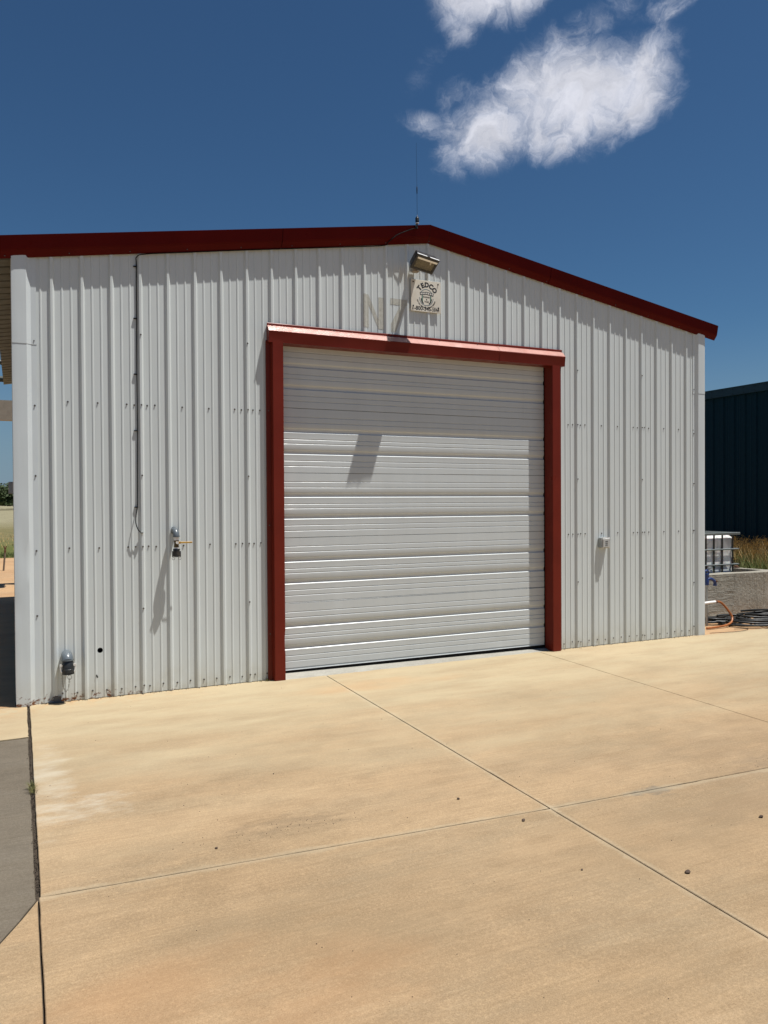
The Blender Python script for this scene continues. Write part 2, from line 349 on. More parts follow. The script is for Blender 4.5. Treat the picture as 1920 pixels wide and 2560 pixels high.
def terrain():
    m = Mat('pasture_ground', (.2, .18, .1), .95, 0, .1)
    X, Y, Z = m.xyz()
    nz = m.noise(.09, 8, .65, m.co((1, .35, 1)))
    yy = m.math('ADD', Y, m.math('MULTIPLY', m.math('SUBTRACT', nz, .5), 22))
    far = m.mix(m.rng(m.noise(.8, 8, .7, m.co((1, .3, 1))), .35, .65), (.20, .18, .115), (.25, .23, .145))
    midc = m.mix(m.rng(m.noise(1.2, 8, .7), .35, .65), (.10, .105, .045), (.19, .15, .075))
    green = m.mix(m.rng(m.noise(4, 8, .7), .35, .65), (.06, .085, .02), (.12, .12, .04))
    cc = m.mix(m.rng(yy, 26, 34), green, midc); cc = m.mix(m.rng(yy, 48, 72), cc, far)
    cc = m.mix(m.rng(Y, 15, 17), m.mix(m.noise(6, 6), (.20, .13, .07), (.13, .10, .05)), cc)
    m.color(cc); m.bump(m.noise(3, 8, .7), .8, .1); return m.m
MT['terrain'] = terrain()

# ------------------------------------------------------------------ mesh helpers
class MB:
    def __init__(s): s.v = []; s.f = []; s.mi = []
    def add(s, vs, fs, mi=0):
        o = len(s.v); s.v += [tuple(v) for v in vs]
        for f in fs: s.f.append(tuple(i+o for i in f)); s.mi.append(mi)
        return s
    def quad(s, a, b, c, d, mi=0): return s.add((a, b, c, d), ((0, 1, 2, 3),), mi)
    def box(s, x0, x1, y0, y1, z0, z1, bev=0.0, mi=0, M=None):
        if bev <= 0:
            vs = [(x, y, z) for z in (z0, z1) for x, y in ((x0, y0), (x1, y0), (x1, y1), (x0, y1))]
            fs = [(3, 2, 1, 0), (4, 5, 6, 7), (0, 1, 5, 4), (1, 2, 6, 5), (2, 3, 7, 6), (3, 0, 4, 7)]
        else:
            vs = []; b = bev
            def ring(ins, z): return [(x0+ins+bb, y0+ins, z) if 0 else None for bb in ()]
            def rect(i, z):
                c = b*.99
                return [(x0+c+0, y0+i, z), (x1-c, y0+i, z), (x1-i, y0+c, z), (x1-i, y1-c, z), (x1-c, y1-i, z), (x0+c, y1-i, z), (x0+i, y1-c, z), (x0+i, y0+c, z)]
            def rect_in(z): return [(x0+b*1.3, y0+b, z), (x1-b*1.3, y0+b, z), (x1-b, y0+b*1.3, z), (x1-b, y1-b*1.3, z), (x1-b*1.3, y1-b, z), (x0+b*1.3, y1-b, z), (x0+b, y1-b*1.3, z), (x0+b, y0+b*1.3, z)]
            rings = [rect_in(z0), rect(0, z0+b), rect(0, z1-b), rect_in(z1)]
            for r in rings: vs += r
            fs = []
            for k in range(3):
                for i in range(8):
                    j = (i+1) % 8; fs.append((k*8+i, k*8+j, k*8+8+j, k*8+8+i))
            fs.append(tuple(range(7, -1, -1))); fs.append(tuple(range(24, 32)))
        if M is not None: vs = [tuple(M @ Vector(v)) for v in vs]
        return s.add(vs, fs, mi)
    def tube(s, pts, r, seg=10, caps=True, mi=0):
        pts = [Vector(p) for p in pts]; n = len(pts)
        rr = r if isinstance(r, (list, tuple)) else [r]*n
        vs = []; prev = None
        for i, p in enumerate(pts):
            t = (pts[min(i+1, n-1)] - pts[max(i-1, 0)]).normalized()
            if prev is None:
                a = t.orthogonal().normalized()
            else:
                a = prev - t*prev.dot(t)
                a = a.normalized() if a.length > 1e-6 else t.orthogonal().normalized()
            prev = a; b = t.cross(a)
            for k in range(seg):
                w = 2*math.pi*k/seg; vs.append(p + (a*math.cos(w)+b*math.sin(w))*rr[i])
        fs = [(i*seg+k, i*seg+(k+1) % seg, (i+1)*seg+(k+1) % seg, (i+1)*seg+k) for i in range(n-1) for k in range(seg)]
        if caps: fs += [tuple(range(seg-1, -1, -1)), tuple(range((n-1)*seg, n*seg))]
        return s.add(vs, fs, mi)
    def lathe(s, prof, base, axis, seg=20, mi=0):
        """prof: (distance along axis, radius)"""
        base = Vector(base); ax = Vector(axis).normalized(); a = ax.orthogonal().normalized(); b = ax.cross(a)
        vs = []
        for h, r in prof:
            for k in range(seg):
                w = 2*math.pi*k/seg; vs.append(base + ax*h + (a*math.cos(w)+b*math.sin(w))*max(r, 1e-5))
        n = len(prof)
        fs = [(i*seg+k, i*seg+(k+1) % seg, (i+1)*seg+(k+1) % seg, (i+1)*seg+k) for i in range(n-1) for k in range(seg)]
        fs += [tuple(range(seg-1, -1, -1)), tuple(range((n-1)*seg, n*seg))]
        return s.add(vs, fs, mi)
    def torus(s, c, axis, R1, r, seg=24, sg=6, mi=0):
        c = Vector(c); ax = Vector(axis).normalized(); a = ax.orthogonal().normalized(); b = ax.cross(a); vs = []
        for i in range(seg):
            w = 2*math.pi*i/seg; d = a*math.cos(w)+b*math.sin(w)
            for k in range(sg):
                q = 2*math.pi*k/sg; vs.append(c + d*(R1+r*math.cos(q)) + ax*(r*math.sin(q)))
        fs = [(i*sg+k, ((i+1) % seg)*sg+k, ((i+1) % seg)*sg+(k+1) % sg, i*sg+(k+1) % sg) for i in range(seg) for k in range(sg)]
        return s.add(vs, fs, mi)
    def build(s, name, mat, parent=None, smooth=False, loc=(0, 0, 0)):
        me = bpy.data.meshes.new(name)
        me.from_pydata([(v[0]-loc[0], v[1]-loc[1], v[2]-loc[2]) for v in s.v], [], s.f)
        mats = mat if isinstance(mat, (list, tuple)) else [mat]
        for m in mats: me.materials.append(MT[m])
        for i, pl in enumerate(me.polygons):
            pl.material_index = s.mi[i]
        if smooth:
            try:
                me.polygons.foreach_set('use_smooth', [True]*len(me.polygons)); me.set_sharp_from_angle(angle=R(smooth if smooth > 1 else 40))
            except Exception: pass
        me.update()
        o = bpy.data.objects.new(name, me); col.objects.link(o)
        if parent is not None: o.parent = parent
        o.location = loc
        return o
def tag(o, label=None, cat=None, group=None, kind=None):
    for k, v in (('label', label), ('category', cat), ('group', group), ('kind', kind)):
        if v: o[k] = v
    return o
def empty(name, loc=(0, 0, 0)):
    o = bpy.data.objects.new(name, None); col.objects.link(o); o.empty_display_size = .2; o.location = loc; return o
def part(mb, name, mat, root, smooth=False):
    """world-space mesh parented to a root that stands at root.location"""
    o = mb.build(name, mat, None, smooth)
    base = Vector((0, 0, 0)); q = root
    while q is not None: base += q.location; q = q.parent
    for v in o.data.vertices: v.co -= base
    o.parent = root
    return o
def bez(p, n=24):
    """smooth curve through points (Catmull-Rom)"""
    p = [Vector(q) for q in p]; out = []
    for i in range(len(p)-1):
        a = p[max(i-1, 0)]; b = p[i]; c = p[i+1]; d = p[min(i+2, len(p)-1)]
        for k in range(n):
            t = k/n; out.append(.5*((2*b) + (c-a)*t + (2*a-5*b+4*c-d)*t*t + (3*b-a-3*c+d)*t**3))
    out.append(p[-1]); return out

# ------------------------------------------------------------------ ground
def gz(y): return .01395*min(y, 0) if y > -14 else .01395*-14
g = MB(); xs = [-700, -300, -120, -60, -30, -12, -5, 0, 5, 12, 20, 30, 60, 120, 300, 700]; ys = [-700, -200, -60, -14, -7, 0, 8, 20, 40, 80, 150, 240, 400, 900]
for iy, y in enumerate(ys):
    for x in xs:
        z = gz(y) - .03
        if y > 150: z += (y-150)*.004 + 2.0*noise.noise(Vector((x*.01, y*.01, 0))) * min(1, (y-150)/150)
        g.v.append((x, y, z))
nx = len(xs)
for i in range(len(ys)-1):
    for j in range(nx-1): g.f.append((i*nx+j, i*nx+j+1, (i+1)*nx+j+1, (i+1)*nx+j)); g.mi.append(0)
tag(g.build('terrain', 'terrain', smooth=89), kind='structure')

apron = MB(); apron.box(-9, 22, -13.9, 19.0, -.24, -.206).build('concrete_apron', 'soil')
apron_o = bpy.data.objects['concrete_apron']; tag(apron_o, kind='structure')
def lerp(a, b, t): return a+(b-a)*t
def slab(poly, name, mat, gap=.004, jag=.0022, th=.022, z0=0.0, step=.07, chips=True):
    """one cast slab: uneven sawn edge, small arris, own thickness"""
    c = Vector((sum(p[0] for p in poly)/len(poly), sum(p[1] for p in poly)/len(poly)))
    out = []
    n = len(poly)
    # inward offset per edge
    def line(i):
        a = Vector(poly[i]); b = Vector(poly[(i+1) % n]); d = (b-a).normalized(); nrm = Vector((-d.y, d.x))
        gg = gap[i] if isinstance(gap, (list, tuple)) else gap
        return a + nrm*gg, d, nrm
    pts = []
    for i in range(n):
        p0, d0, _ = line((i-1) % n); p1, d1, _ = line(i)
        den = d0.x*d1.y - d0.y*d1.x
        t = ((p1.x-p0.x)*d1.y - (p1.y-p0.y)*d1.x)/den
        pts.append(p0 + d0*t)
    edge = []
    for i in range(n):
        a, b = pts[i], pts[(i+1) % n]; L = (b-a).length; near = min(a.length, b.length) < 9
        k = max(1, int(min(L/(step if near else .5), 240)))
        d = (b-a).normalized(); nrm = Vector((-d.y, d.x))
        for j in range(k):
            q = lerp(a, b, j/k)
            if j > 0:
                w = noise.noise(Vector((q.x*14, q.y*14, i)))*jag + max(0, noise.noise(Vector((q.x*3.3, q.y*3.3, 5+i)))-.33)*.010*(1 if chips else 0)*(jag/.0022)
                q = q + nrm*(w+jag*.4)
            edge.append((q, nrm))
    m = MB(); k = len(edge)
    top = [(q.x+nr.x*.003, q.y+nr.y*.003, gz(q.y)+z0) for q, nr in edge]
    arr = [(q.x, q.y, gz(q.y)+z0-.003) for q, nr in edge]
    bot = [(q.x, q.y, gz(q.y)+z0-th) for q, nr in edge]
    m.v = top+arr+bot
    m.f.append(tuple(range(k))); m.mi.append(0)
    for a in range(2):
        for i in range(k):
            j = (i+1) % k; m.f.append(((a+1)*k+i, (a+1)*k+j, a*k+j, a*k+i)); m.mi.append(0)
    return part(m, 'concrete_slab', mat, apron_o)
def soilbed():
    m = MB()
    m.v = [(-9, 19.0, -.02), (22, 19.0, -.02), (22, 0, -.02), (-9, 0, -.02), (-9, -13.9, gz(-13.9)-.02), (22, -13.9, gz(-13.9)-.02)]
    m.f = [(3, 2, 1, 0), (4, 5, 2, 3)]; m.mi = [0, 0]
    return part(m, 'soil_bed', 'soil', apron_o)
soilbed()
def cj(x): return -3.27 - .062*(x+.17) if x < 2.5 else -3.436 - .035*(x-2.5)
XL = -.172; XS = [XL, 2.345, 4.775, 7.135, 9.6, 12.1, 15.0, 18.5]
for i in range(len(XS)-1):
    a, b = XS[i], XS[i+1]
    gl = .010 if i == 0 else .0028
    if a < 7.1:
        slab([(a, cj(a)), (b, cj(b)), (b, 0.0), (a, 0.0)], 's', 'slab', gap=[.0032, .0028, 0, gl], jag=.0028)
    else:
        slab([(a, cj(a)), (b, cj(b)), (b, 0.0), (a, 0.0)], 's', 'slab', gap=[.0032, .0028, .0028, .0028], z0=-.006 if i == 3 else -.008)
    slab([(a, -7.6), (b, -7.6), (b, cj(b)), (a, cj(a))], 's', 'slab', gap=[.003, .003, .0032, .0035 if i == 0 else .003], jag=.0014 if i == 0 else .0028)
    slab([(a, -13.5), (b, -13.5), (b, -7.6), (a, -7.6)], 's', 'slab', gap=.003)
    if a > 7.1: slab([(a, 0.0), (b, 0.0), (b, 3.6), (a, 3.6)], 's', 'slab_far', gap=.003, z0=-.009)
slab([(-.26, 0.0), (7.1, 0.0), (7.1, .5), (-.26, .5)], 's', 'sill', gap=[-.018, 0, 0, 0], z0=-.001, jag=.006)
# left side
slab([(-3.2, -.88), (XL, -.88), (XL, 0.0), (-3.2, 0.0)], 's', 'slab', gap=[.004, .006, 0, .003], z0=-.002)
slab([(-3.2, -4.6), (-.835, -4.6), (-.24, -3.42), (XL, -3.27), (XL, -.88), (-3.2, -.88)], 's', 'slab_grey', gap=[.003, .006, .006, .009, .004, .003], z0=-.009)
slab([(-3.2, -7.6), (XL, -7.6), (XL, -3.27), (-.24, -3.42), (-.835, -4.6), (-3.2, -4.6)], 's', 'slab', gap=[.003, .0035, .006, .006, .003, .003], z0=-.002, jag=.0014)
slab([(-3.2, -13.5), (XL, -13.5), (XL, -7.6), (-3.2, -7.6)], 's', 'slab')
slab([(-8.5, -7.6), (-3.2, -7.6), (-3.2, 0), (-8.5, 0)], 's', 'slab')
for y0, y1 in ((0, 4.2), (4.2, 8.6), (8.6, 12.6), (12.6, 16.2), (16.2, 19.0)):
    slab([(-3.2, y0), (-.255 if y1 < 8 else 3.0, y0), (-.255 if y1 < 8 else 3.0, y1), (-3.2, y1)], 's', 'slab_far', gap=.004)
    slab([(-8.5, y0), (-3.2, y0), (-3.2, y1), (-8.5, y1)], 's', 'slab_far', gap=.004)
# debris packed in the open joint, with hair-thin roots
d = MB()
for k in range(900):
    y = -rnd.random()*3.25; x = XL + rnd.gauss(0, .0065); s = rnd.uniform(.0015, .0055)
    z = gz(y) - .012 + rnd.random()*.010
    a = rnd.random()*6.28
    d.add([(x+s*math.cos(a), y+s*math.sin(a)*1.6, z), (x-s*math.sin(a), y+s*math.cos(a), z+s*.3), (x-s*math.cos(a), y-s*math.sin(a)*1.4, z), (x+s*.2, y, z+s)], ((0, 1, 3), (1, 2, 3), (2, 0, 3)))
tag(d.build('joint_debris', 'soil'), 'dark crumbs of soil packed in the open joint left of the doorway slab', 'debris', kind='stuff')
def tuft(mb, x, y, z, n, h, spread, w=.0016):
    for k in range(n):
        a = rnd.random()*6.283; l = h*rnd.uniform(.4, 1.0); lean = rnd.uniform(.2, 1.0)*spread
        bx, by = x+rnd.gauss(0, .006), y+rnd.gauss(0, spread*.35); dx, dy = math.cos(a)*lean, math.sin(a)*lean; ww = w*rnd.uniform(.6, 1.3)
        px, py = -math.sin(a)*ww, math.cos(a)*ww
        mb.add([(bx-px, by-py, z), (bx+px, by+py, z), (bx+dx*.5+px*.7, by+dy*.5+py*.7, z+l*.75), (bx+dx*.5-px*.7, by+dy*.5-py*.7, z+l*.75), (bx+dx*1.2, by+dy*1.2, z+l)], ((0, 1, 2, 3), (3, 2, 4)))
t = MB(); tuft(t, XL, -1.93, gz(-1.93)-.01, 60, .055, .05); tuft(t, XL, -1.99, gz(-2)-.01, 34, .05, .045)
tag(t.build('weed_tuft', 'weed'), 'small tuft of green and straw weeds growing in the slab joint', 'weed')
t = MB(); tuft(t, 1.79, -.03, -.004, 36, .035, .03); tuft(t, 1.73, -.02, -.004, 14, .02, .03)
tag(t.build('weed_tuft', 'weed'), 'tiny green weed at the foot of the left red door jamb', 'weed')
# pebbles lying about
PEB = [((1.96, -3.11), .012, 'dark brown pebble above the cross joint, left of the joint crossing'), ((2.12, -3.50), .013, 'dark pebble just below the cross joint near the joint crossing'),
       ((2.46, -4.27), .016, 'largest dark pebble below and right of the joint crossing'), ((3.27, -3.99), .015, 'dark pebble near the right edge of the near slab'),
       ((.61, -3.14), .010, 'small dark pebble left of the lime splash'), ((3.7, -3.72), .008, 'small dark pebble near the grey oil smear'),
       ((1.15, -2.3), .006, 'tiny dark crumb in the middle of the doorway slab'), ((2.05, -4.05), .007, 'tiny dark pebble on the near middle slab')]
for (x, y), r, lab in PEB:
    m = MB(); z = gz(y); sd = rnd.random()*50
    prof = []
    for i in range(5):
        th = math.pi*i/4
        for k in range(8):
            ph = 2*math.pi*k/8; dv = Vector((math.sin(th)*math.cos(ph), math.sin(th)*math.sin(ph)*.8, math.cos(th)*.6))
            rr = r*(.8+.5*noise.noise(dv*1.6+Vector((sd, 0, 0)))); prof.append((x+dv.x*rr, y+dv.y*rr, z+r*.42+dv.z*rr))
    m.add(prof, [(i*8+k, i*8+(k+1) % 8, (i+1)*8+(k+1) % 8, (i+1)*8+k)[::-1] for i in range(4) for k in range(8)])
    tag(m.build('pebble', 'pebble', smooth=50), lab, 'pebble', 'pebbles lying on the concrete')
m = MB()
for k in range(420):
    x, y = rnd.uniform(-.1, 7.5), -abs(rnd.random())**.8*6.2; r = rnd.uniform(.0012, .0035); z = gz(y)
    if rnd.random() < .18: x, y = .95+rnd.gauss(0, .25), -3.04+rnd.gauss(0, .05)
    if rnd.random() < .10: x, y = 4.1+rnd.gauss(0, .2), -3.4+rnd.gauss(0, .05)
    z = gz(y)
    m.add([(x+r, y, z), (x, y+r, z), (x-r, y, z), (x, y-r, z), (x, y, z+r*1.2)], ((0, 1, 4), (1, 2, 4), (2, 3, 4), (3, 0, 4)))
tag(m.build('loose_grit', 'pebble'), 'fine dark grit scattered over the tan concrete', 'grit', kind='stuff')

# ------------------------------------------------------------------ white metal building
PITCH = .2286; RX, EZ, SL = 3.452, 4.19, .1645           # ridge x, ridge underside height, roof slope
def roof_under(x): return EZ - SL*abs(x-RX)                # wall-top line
WX0, WX1 = -.256, 7.165
bld = empty('metal_building', (3.45, 0, 0))
tag(bld, 'white ribbed metal workshop with red roof trim and a closed roll up door', 'building')
# rib profile: list of (x, y) across the whole front
RH = .018
def rib_left(i): return PITCH*i + .026
prof_pts = []
for i in range(-1, 32):
    t0 = rib_left(i)
    for dx, dy in ((-.015, 0), (-.0145, -.0012), (-.0015, -RH+.0012), (0, -RH), (.016, -RH), (.0175, -RH+.0012), (.0305, -.0012), (.031, 0)):
        prof_pts.append((t0+dx, dy, i if dx == .031 else None))
    for mx in (.1020, .1710):
        for dx, dy in ((-.0105, 0), (-.0045, -.0040), (.0045, -.0040), (.0105, 0)):
            prof_pts.append((PITCH*i+mx+.010+dx, dy, None))
prof_pts.sort(key=lambda q: q[0])
def prof_y(x):
    for a, b in zip(prof_pts, prof_pts[1:]):
        if a[0] <= x <= b[0]:
            return a[1] + (b[1]-a[1])*((x-a[0])/max(1e-9, b[0]-a[0]))
    return 0.0
OP0, OP1, OPZ = 1.875, 5.045, 3.11                     # door opening cut in the sheets
FX0, FX1 = -.115, 7.03
laps = [rib_left(i)+.0315 for i in range(-1, 32, 4)]     # sheet edges
HX, HZ, HR, HH = .375, .393, .0215, .0245
def sheet(a, b, lift):
    xs = [(x, y) for x, y, _ in prof_pts if a < x < b]
    xs = [(a, prof_y(a))] + xs + [(b, prof_y(b))]
    for e in (OP0, OP1, RX, HX-HH, HX+HH):
        if a < e < b: xs.append((e, prof_y(e)))
    xs.sort()
    m = MB(); L = len(xs)-1
    def yy(x, y, k):
        w = (x-a)/(b-a)
        return y - lift*w**6
    for k in range(L):
        (xa, ya), (xb, yb) = xs[k], xs[k+1]
        if xb-xa < 1e-6: continue
        ya, yb = yy(xa, ya, k), yy(xb, yb, k+1); xm = (xa+xb)/2
        zb = OPZ if OP0 < xm < OP1 else .004
        za, zc = roof_under(xa)-.004, roof_under(xb)-.004
        if HX-HH-1e-4 <= xa and xb <= HX+HH+1e-4:
            m.quad((xa, ya, zb), (xb, yb, zb), (xb, yb, HZ-HH), (xa, ya, HZ-HH)); m.quad((xa, ya, HZ+HH), (xb, yb, HZ+HH), (xb, yb, zc), (xa, ya, za)); continue
        m.quad((xa, ya, zb), (xb, yb, zb), (xb, yb, zc), (xa, ya, za))
    if a < HX < b:                                       # sheet round the pipe hole
        N = 32; ou = []; inn = []; bk = []
        for k in range(N):
            w = 2*math.pi*k/N; c, s_ = math.cos(w), math.sin(w); q = HH/max(abs(c), abs(s_))
            ou.append((HX+c*q, 0, HZ+s_*q)); inn.append((HX+c*HR, 0, HZ+s_*HR)); bk.append((HX+c*HR, .0015, HZ+s_*HR))
        m.add(ou+inn+bk, [f for k in range(N) for f in ((k, (k+1) % N, N+(k+1) % N, N+k)[::-1], (N+k, N+(k+1) % N, 2*N+(k+1) % N, 2*N+k)[::-1])])
    if lift:
        y = prof_y(b)
        m.quad((b, y-lift, .004 if not OP0 < b < OP1 else OPZ), (b, y+.0005, .004 if not OP0 < b < OP1 else OPZ), (b, y+.0005, roof_under(b)-.004), (b, y-lift, roof_under(b)-.004))
    part(m, 'wall_sheet', 'white', bld)
cuts = [FX0] + [x for x in laps if FX0+.05 < x < FX1-.05] + [FX1]
for a, b in zip(cuts, cuts[1:]): sheet(a, b, .0012)
# shell behind the sheets (girts/liner), side and back walls, roof
BY = 7.42
lin = MB()
def liner(x0, x1, z0, zt0, zt1): lin.add([(x0, .012, z0), (x1, .012, z0), (x1, .012, zt1), (x0, .012, zt0), (x0, .05, z0), (x1, .05, z0), (x1, .05, zt1), (x0, .05, zt0)], ((0, 1, 2, 3), (7, 6, 5, 4), (0, 4, 5, 1), (2, 6, 7, 3), (1, 5, 6, 2), (0, 3, 7, 4)))
liner(WX0+.02, HX-.06, .002, roof_under(WX0+.02)-.02, roof_under(HX-.06)-.02); liner(HX+.06, OP0, .002, roof_under(HX+.06)-.02, roof_under(OP0)-.02)
liner(HX-.06, HX+.06, HZ+.06, roof_under(HX-.06)-.02, roof_under(HX+.06)-.02); liner(HX-.06, HX+.06, .002, HZ-.06, HZ-.06)
liner(OP0, RX, OPZ, roof_under(OP0)-.02, roof_under(RX)-.02); liner(RX, OP1, OPZ, roof_under(RX)-.02, roof_under(OP1)-.02); liner(OP1, WX1-.02, .002, roof_under(OP1)-.02, roof_under(WX1-.02)-.02)
part(lin, 'girt_lining', 'hole', bld)
back = MB()
back.box(HX-.1, HX+.1, .10, .11, HZ-.1, HZ+.1)
part(back, 'hole_backing', 'hole', bld)
for x, s in ((WX0+.006, -1), (WX1-.006, 1)):
    m = MB(); zt = roof_under(WX0)-.0; n = int(BY/PITCH)
    py = [.03]
    for i in range(n): py += [.1+i*PITCH, .114+i*PITCH, .132+i*PITCH, .146+i*PITCH]
    py = [q for q in py if q < BY-.03] + [BY-.02]
    off = lambda k: (RH*s*-0 if (k-1) % 4 in (0, 3) or k == 0 or k == len(py)-1 else RH*.6*s)
    for k in range(len(py)-1):
        a = (x+off(k), py[k]); b = (x+off(k+1), py[k+1])
        f = [(a[0], a[1], .004), (b[0], b[1], .004), (b[0], b[1], zt), (a[0], a[1], zt)]
        m.quad(*(f if s > 0 else f[::-1]))
    part(m, 'side_wall', 'white', bld)
m = MB(); m.add([(WX0, BY, 0), (WX1, BY, 0), (WX1, BY, roof_under(WX1)), (RX, BY, EZ), (WX0, BY, roof_under(WX0))], ((4, 3, 2, 1, 0),)); part(m, 'back_wall', 'white', bld)
OV = .155
for s in (-1, 1):
    m = MB(); xe = (WX0-OV) if s < 0 else (WX1+OV)
    seq = []
    y = -.045; k = 0
    while y < BY+.05:
        seq += [(y, 0), (y+.014, .022), (y+.032, .022), (y+.046, 0)]
        y += PITCH
    seq = [q for q in seq if q[0] < BY+.06] + [(BY+.06, 0)]
    lo = lambda x, dz: roof_under(x)+.012+dz
    for (ya, da), (yb, db) in zip(seq, seq[1:]):
        f = [(RX, ya, lo(RX, da)+.001), (RX, yb, lo(RX, db)+.001), (xe, yb, lo(xe, db)), (xe, ya, lo(xe, da))]
        m.quad(*f); m.quad(*[(p_[0], p_[1], p_[2]+.0015) for p_ in f[::-1]])
    part(m, 'roof', 'soffit', bld)
# rake trim: profile (y, dz) from the wall up and over the roof edge
rk = [(-.0195, -.046), (-.058, .002), (-.064, .016), (-.082, .118), (-.070, .122), (.14, .122), (.14, .110)]
def rake(xa, xb, name_z=roof_under, joint=()):
    m = MB(); ins = 0
    P = len(rk)
    for x in (xa, xb):
        z = roof_under(x)
        for y, dz in rk: m.v.append((x, y, z+dz))
    flip = xb > xa
    for k in range(P-1):
        f = (k, k+1, P+k+1, P+k); m.f.append(f[::-1] if not flip else f); m.mi.append(0)
    for side in (0, 1):      # end caps
        f = tuple(side*P+k for k in range(P)); m.f.append(f); m.mi.append(0)
    return m
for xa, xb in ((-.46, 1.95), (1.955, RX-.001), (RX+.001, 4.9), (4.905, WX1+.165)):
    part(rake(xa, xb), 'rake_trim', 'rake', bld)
m = MB()
for k in range(len(rk)-2):   # lapped cover at the ridge
    pass
for x in (RX-.0012, RX+.0012):
    for y, dz in rk[:5]: m.v.append((x, y-.0012, EZ+dz+.0006))
for k in range(4): m.f.append((k, k+1, 5+k+1, 5+k)); m.mi.append(0)
part(m, 'rake_joint', 'hole', bld)
# eave closure under trim at the left overhang
# corner trims
def trim(seq, z0, z1f, name='corner_trim', dent=None, lift=0.0):
    m = MB(); n = 30; rows = []
    for r in range(n+1):
        row = []
        for (x, y) in seq:
            z1 = z1f(x); z = z0 + (z1-z0)*r/n; dx = dy = 0
            if dent:
                for (dxx, dz, rad, amt) in dent:
                    q = ((x-dxx)/.05)**2 + ((z-dz)/rad)**2
                    if y < -.02: dy += amt*math.exp(-q)
            row.append((x, y-lift+dy, z))
        rows.append(row); m.v += row
    k = len(seq)
    for r in range(n):
        for i in range(k-1): m.f.append((r*k+i, r*k+i+1, (r+1)*k+i+1, (r+1)*k+i)); m.mi.append(0)
    part(m, name, 'trim', bld, smooth=30)
LS = [(WX0, .05), (WX0, -.030), (-.235, -.032), (-.215, -.032), (-.195, -.032), (-.175, -.032), (-.151, -.031), (-.140, -.020), (-.118, -.0055), (-.078, -.0045), (-.078, .001)]
dents = [(-.15, 1.18, .045, .012), (-.16, .93, .030, .009), (-.25, .80, .05, .010), (-.2, 1.30, .09, .003)]
trim(LS, .0, lambda x: 2.885, dent=dents)
trim(LS, 2.874, lambda x: roof_under(x)-.002, lift=.0022)
RS = [(7.000, .001), (7.000, -.0045), (7.030, -.0055), (7.060, -.031), (7.080, -.032), (7.12, -.032), (7.14, -.032), (7.165, -.030), (7.165, .05)]
trim(RS, .0, lambda x: 2.870); trim(RS, 2.859, lambda x: roof_under(x)-.002, lift=.0022)
# door jambs and header
def jamb(seq, z0, z1, dent=None):
    m = MB(); n = 40; k = len(seq)
    for r in range(n+1):
        z = z0+(z1-z0)*r/n
        for (x, y) in seq:
            dx = dent(x, y, z) if dent else 0
            m.v.append((x+dx, y, z))
    for r in range(n):
        for i in range(k-1): m.f.append((r*k+i, r*k+i+1, (r+1)*k+i+1, (r+1)*k+i)); m.mi.append(0)
    part(m, 'door_jamb', 'red', bld, smooth=30)
DJ = -.072
def dentL(x, y, z):
    if x > 1.93 and y < .0: return -.012*math.exp(-((z-.345)/.045)**2)
    if x > 1.93: return 0
    return 0
jamb([(1.803, -.001), (1.803, -.0215), (1.842, -.0225), (1.850, DJ+.002), (1.852, DJ), (1.945, DJ), (1.949, DJ+.004), (1.950, .09)], .0, 3.062, dentL)
jamb([(4.916, .09), (4.917, DJ+.004), (4.921, DJ), (5.018, DJ), (5.021, DJ+.003), (5.030, -.0225), (5.066, -.0215), (5.066, -.001)], .0, 3.062)
hd = MB()
HP = [(-.0190, 3.222), (-.0225, 3.216), (-.0235, 3.196), (-.050, 3.176), (-.077, 3.142), (-.084, 3.137), (-.0705, 3.046), (-.0705, 3.040), (.095, 3.040)]
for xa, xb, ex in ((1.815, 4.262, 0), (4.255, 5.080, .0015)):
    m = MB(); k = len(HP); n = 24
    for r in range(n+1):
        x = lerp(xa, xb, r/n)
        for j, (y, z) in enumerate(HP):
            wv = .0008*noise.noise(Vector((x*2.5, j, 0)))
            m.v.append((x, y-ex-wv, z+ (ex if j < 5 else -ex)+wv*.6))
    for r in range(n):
        for i in range(k-1): m.f.append((r*k+i, (r+1)*k+i, (r+1)*k+i+1, r*k+i+1)[::-1]); m.mi.append(1 if i in (2, 3) else 0)  # cap faces get the red with the sheen painted in
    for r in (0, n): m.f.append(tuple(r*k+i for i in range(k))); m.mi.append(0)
    part(m, 'door_header', ['red', 'redsheen'], bld, smooth=20)
m = MB(); n = 60; sp = [(-.070, -.004), (-.040, .004), (.010, .020), (.050, .027), (.45, .028)]
for r in range(n+1):
    x = lerp(1.946, 4.92, r/n); e = .012*noise.noise(Vector((x*5, 0, 4)))+.006*noise.noise(Vector((x*21, 0, 4))); tp = 1-.75*r/n
    for j, (y, z) in enumerate(sp): m.v.append((x, y+(e if j < 2 else 0)+(.03*(1-tp) if j < 2 else 0), -.004+(z+.004)*(tp if j < 3 else .5+.5*tp)+.0012*noise.noise(Vector((x*9, y*30, 2)))))
for r in range(n):
    for j in range(len(sp)-1): m.f.append((r*5+j, (r+1)*5+j, (r+1)*5+j+1, r*5+j+1)); m.mi.append(0)
part(m, 'floor_edge', 'sill', bld)
